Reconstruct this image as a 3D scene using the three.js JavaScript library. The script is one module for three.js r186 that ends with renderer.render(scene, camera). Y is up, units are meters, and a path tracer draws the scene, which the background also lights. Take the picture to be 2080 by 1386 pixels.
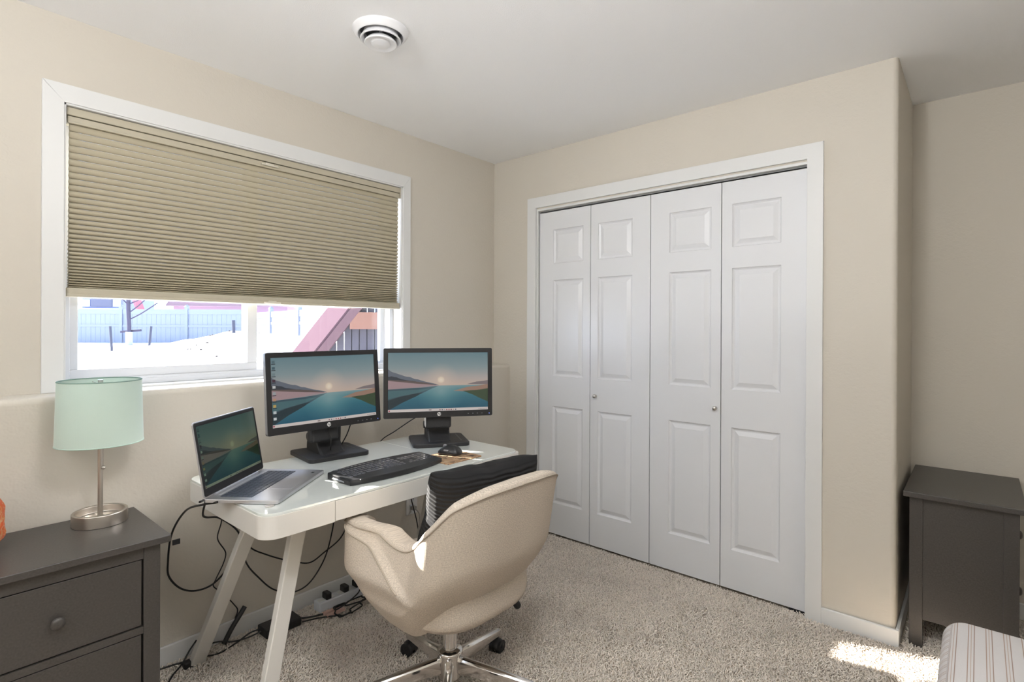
import * as THREE from 'three';
import { RoundedBoxGeometry } from 'three/addons/geometries/RoundedBoxGeometry.js';
import { mergeGeometries, mergeVertices, toCreasedNormals } from 'three/addons/utils/BufferGeometryUtils.js';
import { ImprovedNoise } from 'three/addons/math/ImprovedNoise.js';
import { RectAreaLightUniformsLib } from 'three/addons/lights/RectAreaLightUniformsLib.js';

// ---------------------------------------------------------------- camera, sky, sun, exposure
RectAreaLightUniformsLib.init();
const SUN = 36, SKY = 4.2, LAMP = 3.1, FILL_TORCH = 7.5;                       // light strengths; the last two belong to lamps out of view
const scene = new THREE.Scene();
const camera = new THREE.PerspectiveCamera(2 * Math.atan(693 / 1094.32) * 180 / Math.PI, 2080 / 1386, 0.05, 200);
camera.position.set(2.5242, 1.3102, 2.7237);
camera.rotation.order = 'YXZ';
camera.rotation.set(-0.0017, 0.7136, 0.0046);
camera.setViewOffset(2080, 1386, 0, 24, 2080, 1386);
scene.background = new THREE.Color().setRGB(0.62, 0.8, 1.15);
scene.backgroundIntensity = SKY;
const sunAz = 0.362, sunEl = 26.8 * Math.PI / 180;               // the sun stands beyond the fence, low over the snow
const sun = new THREE.DirectionalLight(new THREE.Color().setRGB(1, 0.95, 0.87), SUN);
sun.position.set(-20 * Math.cos(sunEl) * Math.cos(sunAz), 20 * Math.sin(sunEl), 20 * Math.cos(sunEl) * Math.sin(sunAz));
sun.castShadow = true;
sun.shadow.mapSize.set(4096, 4096);
Object.assign(sun.shadow.camera, { left: -12, right: 12, top: 10, bottom: -10, near: 0.1, far: 60 });
scene.add(sun, sun.target);
const renderer = new THREE.WebGLRenderer({ antialias: true });
renderer.toneMapping = THREE.LinearToneMapping;
renderer.toneMappingExposure = 1.2;
renderer.shadowMap.enabled = true;
renderer.shadowMap.type = THREE.PCFSoftShadowMap;

// ---------------------------------------------------------------- helpers
const V = (x, y, z) => new THREE.Vector3(x, y, z);
let seed = 12345;
function rnd() { seed = (seed + 0x6D2B79F5) | 0; let t = Math.imul(seed ^ (seed >>> 15), 1 | seed); t = (t + Math.imul(t ^ (t >>> 7), 61 | t)) ^ t; return ((t ^ (t >>> 14)) >>> 0) / 4294967296; }
const noise = new ImprovedNoise();
const clamp = (v, a, b) => Math.min(b, Math.max(a, v));
const lerp = (a, b, t) => a + (b - a) * t;
const sstep = (a, b, x) => { const t = clamp((x - a) / (b - a), 0, 1); return t * t * (3 - 2 * t); };
const taken = {};
function numbered(name) { const n = taken[name] = (taken[name] ?? -1) + 1; return n ? name + '_' + String(n).padStart(3, '0') : name; }
function shade(o) { o.traverse((m) => { if (m.isMesh) { m.castShadow = true; m.receiveShadow = true; } }); return o; }
function uvMetres(geo) {                                             // box-projected uv in metres
  const p = geo.attributes.position, n = geo.attributes.normal, uv = new Float32Array(p.count * 2);
  for (let i = 0; i < p.count; i++) {
    const ax = Math.abs(n.getX(i)), ay = Math.abs(n.getY(i)), az = Math.abs(n.getZ(i));
    if (ay >= ax && ay >= az) { uv[2 * i] = p.getX(i); uv[2 * i + 1] = p.getZ(i); }
    else if (ax >= az) { uv[2 * i] = p.getZ(i); uv[2 * i + 1] = p.getY(i); }
    else { uv[2 * i] = p.getX(i); uv[2 * i + 1] = p.getY(i); }
  }
  geo.setAttribute('uv', new THREE.BufferAttribute(uv, 2));
  return geo;
}
function part(name, geo, mat, parent, keepUv = false) {
  if (Array.isArray(geo)) geo = mergeGeometries(geo.map((g) => { const h = g.index ? g.toNonIndexed() : g; for (const k of Object.keys(h.attributes)) if (!['position', 'normal', 'uv'].includes(k)) h.deleteAttribute(k); return h; }));
  if (!keepUv) uvMetres(geo);
  const m = new THREE.Mesh(geo, mat);
  m.name = name; m.castShadow = m.receiveShadow = true;
  parent?.add(m);
  return m;
}
function thing(name, label, category, [x, y, z] = [0, 0, 0], turn = 0, group) {
  const o = new THREE.Group();
  o.name = numbered(name); o.position.set(x, y, z); o.rotation.y = turn;
  o.userData = { label, category }; if (group) o.userData.group = group;
  scene.add(o); return o;
}
function single(name, geo, mat, label, category, group, kind, keepUv) {
  const m = part(numbered(name), geo, mat, scene, keepUv);
  m.userData = { label, category }; if (group) m.userData.group = group; if (kind) m.userData.kind = kind;
  return m;
}
const struct = (name, geo, mat, label, category) => { const m = part(name, geo, mat, scene); m.userData = { label, category, kind: 'structure' }; return m; };
function bx(x0, x1, y0, y1, z0, z1) { const g = new THREE.BoxGeometry(x1 - x0, y1 - y0, z1 - z0); g.translate((x0 + x1) / 2, (y0 + y1) / 2, (z0 + z1) / 2); return g; }
function rb(x0, x1, y0, y1, z0, z1, r = 0.003, s = 2) { const g = new RoundedBoxGeometry(x1 - x0, y1 - y0, z1 - z0, s, Math.min(r, (x1 - x0) / 2.01, (y1 - y0) / 2.01, (z1 - z0) / 2.01)); g.translate((x0 + x1) / 2, (y0 + y1) / 2, (z0 + z1) / 2); return g; }
function cyl(r0, r1, h, x, y, z, seg = 24) { const g = new THREE.CylinderGeometry(r1, r0, h, seg); g.translate(x, y + h / 2, z); return g; }   // base at y
function lathe(pts, seg = 48) { return new THREE.LatheGeometry(pts.map(([r, y]) => new THREE.Vector2(r, y)), seg); }
function extrude(shape, depth, bevel = 0, seg = 12) { return new THREE.ExtrudeGeometry(shape, { depth, bevelEnabled: bevel > 0, bevelSize: bevel, bevelThickness: bevel, bevelSegments: 2, curveSegments: seg }); }
function roundRect(w, h, r) { const s = new THREE.Shape(), x = -w / 2, y = -h / 2; s.moveTo(x + r, y); s.lineTo(x + w - r, y); s.absarc(x + w - r, y + r, r, -Math.PI / 2, 0); s.lineTo(x + w, y + h - r); s.absarc(x + w - r, y + h - r, r, 0, Math.PI / 2); s.lineTo(x + r, y + h); s.absarc(x + r, y + h - r, r, Math.PI / 2, Math.PI); s.lineTo(x, y + r); s.absarc(x + r, y + r, r, Math.PI, 1.5 * Math.PI); return s; }
function tube(pts, r, seg = 64, rad = 8, closed = false) { return new THREE.TubeGeometry(new THREE.CatmullRomCurve3(pts.map((p) => p.isVector3 ? p : V(...p)), closed, 'centripetal'), seg, r, rad, closed); }
function beam(p0, p1, w, d, side = V(1, 0, 0), r = 0.003) {           // a bar from p0 to p1, w along side, d across
  const y = p1.clone().sub(p0), L = y.length(); y.normalize();
  const x = side.clone().addScaledVector(y, -side.dot(y)).normalize(), z = new THREE.Vector3().crossVectors(x, y);
  const g = new RoundedBoxGeometry(w, L, d, 2, r);
  g.applyMatrix4(new THREE.Matrix4().makeBasis(x, y, z).setPosition(p0.clone().add(p1).multiplyScalar(0.5)));
  return g;
}
function dataTex(n, fn, rep, srgb) {                                  // fn(x, y in 0..1) -> [r, g, b] 0..1 ; tiles
  const d = new Uint8Array(n * n * 4);
  for (let j = 0; j < n; j++) for (let i = 0; i < n; i++) { const c = fn(i / n, j / n, i, j); for (let k = 0; k < 3; k++) d[4 * (j * n + i) + k] = clamp(Math.round(255 * (c.length ? c[k] : c)), 0, 255); d[4 * (j * n + i) + 3] = 255; }
  const t = new THREE.DataTexture(d, n, n); t.wrapS = t.wrapT = THREE.RepeatWrapping; t.magFilter = THREE.LinearFilter; t.minFilter = THREE.LinearMipmapLinearFilter; t.generateMipmaps = true;
  if (srgb) t.colorSpace = THREE.SRGBColorSpace; t.repeat.set(rep, rep); t.needsUpdate = true; return t;
}
const tile = (x, y, f, z = 0) => {                                     // tiling Perlin noise, about -1..1
  const a = (u, v) => noise.noise(u * f, v * f, z);
  const bl = (u, v) => { const wx = u, wy = v; return (a(u, v) * (1 - wx) + a(u - 1, v) * wx) * (1 - wy) + (a(u, v - 1) * (1 - wx) + a(u - 1, v - 1) * wx) * wy; };
  return bl(x, y) * 1.4;
};
function canvasTex(w, h, draw) { const c = document.createElement('canvas'); c.width = w; c.height = h; draw(c.getContext('2d'), w, h); const t = new THREE.CanvasTexture(c); t.colorSpace = THREE.SRGBColorSpace; t.magFilter = THREE.LinearFilter; t.anisotropy = 8; return t; }
const lin = (r, g, b) => new THREE.Color().setRGB(r, g, b);
const std = (c, roughness = 0.6, extra = {}) => new THREE.MeshStandardMaterial({ color: Array.isArray(c) ? lin(...c) : c, roughness, ...extra });
const phys = (c, roughness = 0.6, extra = {}) => new THREE.MeshPhysicalMaterial({ color: Array.isArray(c) ? lin(...c) : c, roughness, ...extra });

// ---------------------------------------------------------------- materials
const peel = dataTex(512, (x, y) => 0.5 + 0.28 * tile(x, y, 40) + 0.2 * tile(x, y, 90, 5) + 0.12 * tile(x, y, 14, 9), 1.6);
const fine = dataTex(256, (x, y) => 0.5 + 0.3 * tile(x, y, 60, 2) + 0.25 * (rnd() - 0.5), 4);
const weave = dataTex(512, (x, y, i, j) => 0.5 + 0.22 * Math.sin(i * Math.PI / 2) * (0.6 + 0.6 * tile(x, y, 30)) + 0.22 * Math.sin(j * Math.PI / 2) * (0.6 + 0.6 * tile(x, y, 24, 3)) + 0.12 * (rnd() - 0.5), 5);
const weaveCol = dataTex(512, (x, y, i, j) => { const v = 0.86 + 0.10 * tile(x * 1, y, 110, 4) + 0.09 * (rnd() - 0.5) + 0.03 * Math.sin(i * Math.PI / 2) + 0.03 * Math.sin(j * Math.PI / 2); return [v, v, v]; }, 5, true);
const weaveBig = weave.clone(); weaveBig.repeat.set(2.4, 2.4); weaveBig.needsUpdate = true;
const weaveColBig = weaveCol.clone(); weaveColBig.repeat.set(2.4, 2.4); weaveColBig.needsUpdate = true;
const carpetCol = dataTex(512, (x, y) => { const v = 0.8 + 0.16 * tile(x, y, 70) + 0.1 * tile(x, y, 9, 6) + 0.12 * (rnd() - 0.5); return [v, v * 0.97, v * 0.93]; }, 2, true);
const grain = dataTex(512, (x, y) => { const v = 0.9 + 0.09 * tile(x * 1, y, 60, 3) + 0.05 * (rnd() - 0.5); return [v, v, v]; }, 3, true);
const M = {
  wall: std([0.63, 0.585, 0.51], 0.85, { bumpMap: peel, bumpScale: 0.0012 }),
  ceiling: std([0.92, 0.92, 0.92], 0.95, { bumpMap: fine, bumpScale: 0.0006 }),
  trim: phys([0.74, 0.74, 0.73], 0.42),
  door: phys([0.75, 0.755, 0.77], 0.27),
  vinyl: phys([0.66, 0.68, 0.72], 0.35),  // white vinyl; the grey-blue of its backlit shade is in this colour
  dark: std([0.012, 0.012, 0.013], 0.6),
  closet: std([0.3, 0.28, 0.25], 0.9),
  carpet: std([0.86, 0.78, 0.69], 1, { map: carpetCol }),
  glass: new THREE.MeshPhysicalMaterial({ color: 0xffffff, roughness: 0.0, transmission: 1, thickness: 0, ior: 1.5 }),
  nickel: std([0.62, 0.60, 0.57], 0.32, { metalness: 1 }),
  brushed: std([0.60, 0.56, 0.51], 0.36, { metalness: 1 }),
  chrome: std([0.78, 0.76, 0.74], 0.12, { metalness: 1 }),
  blind: phys([0.47, 0.42, 0.31], 0.9, { bumpMap: fine, bumpScale: 0.0002 }),
  rail: std([0.50, 0.455, 0.35], 0.55),
  handle: std([0.68, 0.64, 0.54], 0.5),
  galvanised: std([0.42, 0.43, 0.44], 0.5, { metalness: 0.6 }),
  stain: phys([0.082, 0.074, 0.068], 0.38, { map: grain }),
  black: phys([0.016, 0.016, 0.018], 0.38),
  matte: std([0.018, 0.018, 0.02], 0.55, { bumpMap: fine, bumpScale: 0.0002 }),
  cable: std([0.012, 0.012, 0.012], 0.5),
  deskBody: phys([0.70, 0.68, 0.64], 0.38),
  deskGlass: phys([0.76, 0.80, 0.77], 0.08, { clearcoat: 1, clearcoatRoughness: 0.03 }),
  silver: std([0.60, 0.60, 0.63], 0.36, { metalness: 0.85 }),
  linen: phys([0.76, 0.66, 0.55], 0.95, { map: weaveColBig, bumpMap: weaveBig, bumpScale: 0.0012, sheen: 0.15 }),
  piping: std([0.42, 0.36, 0.29], 0.9),
  snow: std([0.88, 0.90, 0.93], 0.9),
};

// ---------------------------------------------------------------- the room
const H = 2.44, LX = 0.147, LY = 1.07;
const win = { z0: 0.785, z1: 2.31, y0: LY, y1: 2.125 };
struct('floor', bx(-0.22, 3.82, -0.1, 0, -0.76, 4.22), M.carpet, 'beige cut-pile carpet covering the whole bedroom floor', 'floor');
const ceilGeo = (() => { const q = new THREE.Shape(); q.moveTo(-0.22, -0.76); q.lineTo(3.82, -0.76); q.lineTo(3.82, 4.22); q.lineTo(-0.22, 4.22); q.closePath(); const h = new THREE.Path(); h.absarc(0.80, 1.503, 0.081, 0, Math.PI * 2, true); q.holes.push(h); const g = extrude(q, 0.12, 0, 48); g.rotateX(Math.PI / 2); g.translate(0, H + 0.12, 0); return g; })();
struct('ceiling', ceilGeo, M.ceiling, 'flat white ceiling over the whole room', 'ceiling');
{
  const ledge = new THREE.Shape(), r = 0.022;                          // thick lower wall with a bullnosed top edge
  ledge.moveTo(-0.22, 0); ledge.lineTo(LX, 0); ledge.lineTo(LX, LY - r); ledge.absarc(LX - r, LY - r, r, 0, Math.PI / 2); ledge.lineTo(-0.22, LY); ledge.closePath();
  struct('wall_left', [extrude(ledge, 4.22), bx(-0.22, 0, win.y1, H, -0.64, 4.22), bx(-0.22, 0, LY, win.y1, win.z1, 4.22), bx(-0.22, 0, LY, win.y1, -0.64, win.z0), bx(-0.22, 0, 0, LY, -0.64, 0)], M.wall,
    'beige textured window wall with a thicker ledge along its lower half', 'wall');
  const D0 = 0.375, D1 = 1.934, HD = 2.062;
  struct('wall_back', [bx(-0.0, D0 - 0.012, 0, H, -0.12, 0), bx(D0 - 0.012, D1 + 0.012, HD + 0.012, H, -0.12, 0)], M.wall, 'beige wall around the white closet doors', 'wall');
  const col = new THREE.Shape(), rc = 0.022;
  col.moveTo(D1 + 0.012, 0); col.lineTo(2.27 - rc, 0); col.absarc(2.27 - rc, -rc, rc, Math.PI / 2, 0, true); col.lineTo(2.27, -0.64); col.lineTo(2.15, -0.64); col.lineTo(2.15, -0.12); col.lineTo(D1 + 0.012, -0.12); col.closePath();
  const cg = extrude(col, H); cg.rotateX(Math.PI / 2); cg.translate(0, H, 0);
  struct('wall_right', cg, M.wall, 'beige wall end with a rounded corner beside the niche', 'wall');
  struct('wall_niche', bx(-0.22, 3.82, 0, H, -0.76, -0.64), M.wall, 'shaded beige wall at the back of the niche', 'wall');
  struct('wall_far_right', bx(3.7, 3.82, 0, H, -0.64, 4.22), M.wall, 'beige wall on the bed side of the room, out of view', 'wall');
  struct('wall_front', bx(0.147, 3.7, 0, H, 4.1, 4.22), M.wall, 'beige wall behind the viewer', 'wall');
  // baseboards
  const bb = (x0, x1, z0, z1) => rb(x0, x1, 0, 0.075, z0, z1, 0.004);
  struct('baseboard_left', bb(LX, LX + 0.013, 0.013, 4.1), M.trim, 'white baseboard along the window wall', 'baseboard');
  struct('baseboard_back', bb(LX + 0.013, 0.307, 0, 0.013), M.trim, 'short white baseboard left of the closet', 'baseboard');
  struct('baseboard_right', [bb(2.0, 2.283, 0, 0.013), bb(2.27, 2.283, -0.64, 0)], M.trim, 'white baseboard wrapping the wall end beside the closet', 'baseboard');
  struct('baseboard_niche', bb(2.283, 3.7, -0.64, -0.627), M.trim, 'white baseboard at the back of the niche', 'baseboard');

  // closet casing and jambs
  const t2 = new THREE.Group(); t2.name = 'trim_2'; t2.userData = { label: 'white casing framing the closet doors', category: 'door trim', kind: 'structure' }; scene.add(t2);
  const miter = (pts) => { const s = new THREE.Shape(); s.moveTo(...pts[0]); pts.slice(1).forEach((p) => s.lineTo(...p)); s.closePath(); return extrude(s, 0.013, 0.0015); };
  const T0 = 0.307, T1 = 2.0, TY = 2.148, I0 = 0.372, I1 = 1.937, IY = 2.083;
  part('casing_side', miter([[T0, 0], [I0, 0], [I0, IY], [T0, TY]]), M.trim, t2);
  part('casing_side', miter([[I1, 0], [T1, 0], [T1, TY], [I1, IY]]), M.trim, t2);
  part('casing_head', miter([[T0, TY], [I0, IY], [I1, IY], [T1, TY]]), M.trim, t2);
  part('jamb', [bx(D0 - 0.012, D0, 0, HD, -0.12, 0.0), bx(D0, D0 + 0.006, 0, HD, -0.014, -0.002)], M.trim, t2);
  part('jamb', bx(D1, D1 + 0.012, 0, HD, -0.12, 0.0), M.trim, t2);
  part('jamb_head', [bx(D0 - 0.012, D1 + 0.012, HD, HD + 0.012, -0.12, 0.0)], M.trim, t2);
  part('track', bx(D0, D1, HD - 0.003, HD, -0.046, -0.034), M.galvanised, t2);

  // bifold doors: each pair is one door; leaves with three pressed panels
  const rows = [[1.72, 1.935], [1.01, 1.615], [0.21, 0.82]], b0 = 0.016, b1 = 2.049;
  function panelGeo(x0, x1, y0, y1) {                                  // sunk moulding and raised field
    const lv = [[0, 0], [0.003, -0.006], [0.010, -0.0105], [0.015, -0.0105], [0.036, -0.0015]], pos = [];
    const ring = ([i, d]) => [[x0 + i, y0 + i, d], [x1 - i, y0 + i, d], [x1 - i, y1 - i, d], [x0 + i, y1 - i, d]];
    for (let k = 0; k + 1 < lv.length; k++) { const a = ring(lv[k]), b = ring(lv[k + 1]); for (let e = 0; e < 4; e++) { const f = (e + 1) % 4; pos.push(...a[e], ...a[f], ...b[f], ...a[e], ...b[f], ...b[e]); } }
    const c = ring(lv[lv.length - 1]); pos.push(...c[0], ...c[1], ...c[2], ...c[0], ...c[2], ...c[3]);
    const g = new THREE.BufferGeometry(); g.setAttribute('position', new THREE.Float32BufferAttribute(pos, 3)); g.computeVertexNormals(); g.setAttribute('uv', new THREE.Float32BufferAttribute(new Float32Array(pos.length / 3 * 2), 2)); return g;
  }
  function leafGeo(w, p0, p1) {
    const s = new THREE.Shape(); s.moveTo(0, b0); s.lineTo(w, b0); s.lineTo(w, b1); s.lineTo(0, b1); s.closePath();
    for (const [y0, y1] of rows) { const h = new THREE.Path(); h.moveTo(p0, y0); h.lineTo(p0, y1); h.lineTo(p1, y1); h.lineTo(p1, y0); h.closePath(); s.holes.push(h); }
    const g = extrude(s, 0.026); g.translate(0, 0, -0.026);
    return g;
  }
  const lw = 0.3865, x0 = 0.381;
  for (let d = 0; d < 2; d++) {
    const door = new THREE.Group(); door.name = 'door_' + (d + 1); scene.add(door);
    door.position.set(x0 + d * 2 * (lw + 0.0015), 0, -0.022);
    door.userData = { label: d ? 'right pair of white six-panel bifold closet doors' : 'left pair of white six-panel bifold closet doors', category: 'closet door', kind: 'structure' };
    for (let l = 0; l < 2; l++) {
      const leaf = part('door_leaf', (() => { const outer = 0.108, inner = 0.05, g = l === 0 ? leafGeo(lw - 0.003, outer, lw - 0.003 - inner) : leafGeo(lw - 0.003, inner, lw - 0.003 - outer); return g; })(), M.door, door);
      leaf.position.x = l * (lw + 0.0015);
      const p0 = l === 0 ? 0.108 : 0.05, p1 = l === 0 ? lw - 0.053 : lw - 0.111;
      for (const [y0, y1] of rows) part('door_panel', panelGeo(p0, p1, y0, y1), M.door, leaf);
      part('back_skin', bx(0.002, lw - 0.005, b0, b1, -0.0262, -0.022), M.door, leaf);
      if ((d === 0 && l === 1) || (d === 1 && l === 0)) {
        const kg = lathe([[0, 0.026], [0.006, 0.0255], [0.0105, 0.022], [0.0115, 0.017], [0.009, 0.012], [0.0055, 0.009], [0.0055, 0.003], [0.009, 0.001], [0.009, 0]], 28); kg.rotateX(Math.PI / 2);
        kg.translate(l === 1 ? 0.038 : lw - 0.027, 0.91, 0);
        const k = part('door_knob', kg, M.nickel, leaf); k.userData.label = 'small round satin nickel knob';
      }
    }
  }
  struct('door_pivot_bracket', [bx(1.86, 1.93, 0, 0.012, -0.05, -0.022)], M.dark, 'dark floor bracket under the right closet door', 'bracket');

  // window casing
  const t1 = new THREE.Group(); t1.name = 'trim_1'; t1.userData = { label: 'white casing around the window', category: 'window trim', kind: 'structure' }; scene.add(t1);
  const mz = (pts) => { const s = new THREE.Shape(); s.moveTo(...pts[0]); pts.slice(1).forEach((p) => s.lineTo(...p)); s.closePath(); const g = extrude(s, 0.0125, 0.0015); g.rotateY(-Math.PI / 2); g.scale(-1, 1, 1); const ix = g; return flip(ix); };
  function flip(g) { const n = g.index ? g.toNonIndexed() : g, p = n.attributes.position.array; for (let i = 0; i < p.length; i += 9) for (let k = 0; k < 3; k++) { const t = p[i + 3 + k]; p[i + 3 + k] = p[i + 6 + k]; p[i + 6 + k] = t; } n.computeVertexNormals(); return n; }
  const O0 = 0.732, O1 = 2.372, OY = 2.19;
  part('casing_side', mz([[win.z1 + 0.0015, LY + 0.002], [O1 - 0.0015, LY + 0.002], [O1 - 0.0015, OY - 0.002], [win.z1 + 0.0015, win.y1]]), M.trim, t1);
  part('casing_side', mz([[O0 + 0.0015, LY + 0.002], [win.z0 - 0.0015, LY + 0.002], [win.z0 - 0.0015, win.y1], [O0 + 0.0015, OY - 0.002]]), M.trim, t1);
  part('casing_head', mz([[O0 + 0.003, OY], [win.z0, win.y1 + 0.0015], [win.z1, win.y1 + 0.0015], [O1 - 0.003, OY]]), M.trim, t1);
  part('jamb_liner', bx(-0.22, 0.008, win.y0, win.y1, win.z0, win.z0 + 0.006), M.trim, t1);
  part('jamb_liner', bx(-0.22, 0.008, win.y0, win.y1, win.z1 - 0.006, win.z1), M.trim, t1);
  part('jamb_liner', bx(-0.22, 0.008, win.y1 - 0.006, win.y1, win.z0, win.z1), M.trim, t1);
  part('sill_board', bx(-0.22, 0.012, win.y0, win.y0 + 0.006, win.z0, win.z1), M.trim, t1);

  // sliding window
  const w1 = new THREE.Group(); w1.name = 'window_1'; w1.userData = { label: 'white sliding window with two sashes under the pleated blind', category: 'window', kind: 'structure' }; scene.add(w1);
  const frame4 = (name, xa, xb, ya, yb, za, zb, t, tb, mat = M.vinyl, tr = t) => part(name, [rb(xa, xb, ya, ya + tb, za, zb), rb(xa, xb, yb - t, yb, za, zb), rb(xa, xb, ya + tb, yb - t, za, za + tr), rb(xa, xb, ya + tb, yb - t, zb - t, zb)], mat, w1);
  const y0 = win.y0 + 0.006, y1 = win.y1 - 0.006, z0 = win.z0 + 0.006, z1 = win.z1 - 0.006;
  frame4('window_frame', -0.17, -0.07, y0, y1, z0, z1, 0.026, 0.024);
  const s1 = frame4('sash', -0.108, -0.08, y0 + 0.02, y1 - 0.02, 1.575, z1 - 0.02, 0.032, 0.048, M.vinyl, 0.045);
  part('pane', bx(-0.096, -0.092, y0 + 0.06, y1 - 0.045, 1.615, z1 - 0.045), M.glass, s1);
  const s2 = frame4('sash', -0.15, -0.122, y0 + 0.015, y1 - 0.02, z0 + 0.02, 1.62, 0.03, 0.024, M.vinyl, 0.035);
  part('pane', bx(-0.138, -0.134, y0 + 0.035, y1 - 0.045, z0 + 0.05, 1.60), M.glass, s2);
  part('sill_track', [bx(-0.118, -0.112, y0 + 0.02, y0 + 0.03, z0, z1), bx(-0.078, -0.072, y0 + 0.02, y0 + 0.032, z0, z1)], M.vinyl, w1);
}

// carpet pile: uncountable short yarn tufts
{
  const pos = [], segs = 3, rad = 3;
  const curve = new THREE.QuadraticBezierCurve3(V(0, -0.001, 0), V(0.001, 0.009, 0), V(0.009, 0.0105, 0.001));
  const g = new THREE.TubeGeometry(curve, segs, 0.0021, rad, false);
  const x0 = LX + 0.015, cell = 0.0072, list = [], dm = new THREE.Object3D(), colr = new THREE.Color();
  for (let x = x0; x < 2.5; x += cell) for (let z = -0.02; z < 2.2; z += cell) {
    if (z < 0.013 && x < 2.29) { if (x < 1.94 && x > 0.38 && z > -0.02) { /* up to the door line */ } else continue; }
    if (x > 0.9 && z > 2.05) continue;
    list.push([x + (rnd() - 0.5) * cell, z + (rnd() - 0.5) * cell]);
  }
  for (let x = 2.3; x < 2.7; x += cell) for (let z = -0.6; z < -0.02; z += cell) list.push([x + (rnd() - 0.5) * cell, z + (rnd() - 0.5) * cell]);
  const im = new THREE.InstancedMesh(g, std([1, 1, 1], 1), list.length);
  list.forEach(([x, z], i) => {
    dm.position.set(x, 0, z);
    const lean = 1.3 * noise.noise(x * 9, z * 9, 3.1);
    dm.rotation.set((rnd() - 0.5) * 0.7, rnd() * 6.283 * 0.7 + lean * 2, (rnd() - 0.5) * 0.7); dm.scale.set(0.8 + rnd() * 0.6, 0.58 + rnd() * 0.42 + 0.12 * noise.noise(x * 14, z * 14, 8), 0.8 + rnd() * 0.6);
    dm.updateMatrix(); im.setMatrixAt(i, dm.matrix);
    const v = 0.82 + 0.22 * rnd() + 0.10 * noise.noise(x * 5, z * 5, 0);
    im.setColorAt(i, colr.setRGB(0.93 * v, 0.845 * v, 0.755 * v));
  });
  im.name = 'carpet_pile'; im.castShadow = im.receiveShadow = true;
  im.userData = { label: 'short twisted beige yarn pile of the carpet', category: 'carpet', kind: 'stuff' };
  scene.add(im);
}

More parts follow.
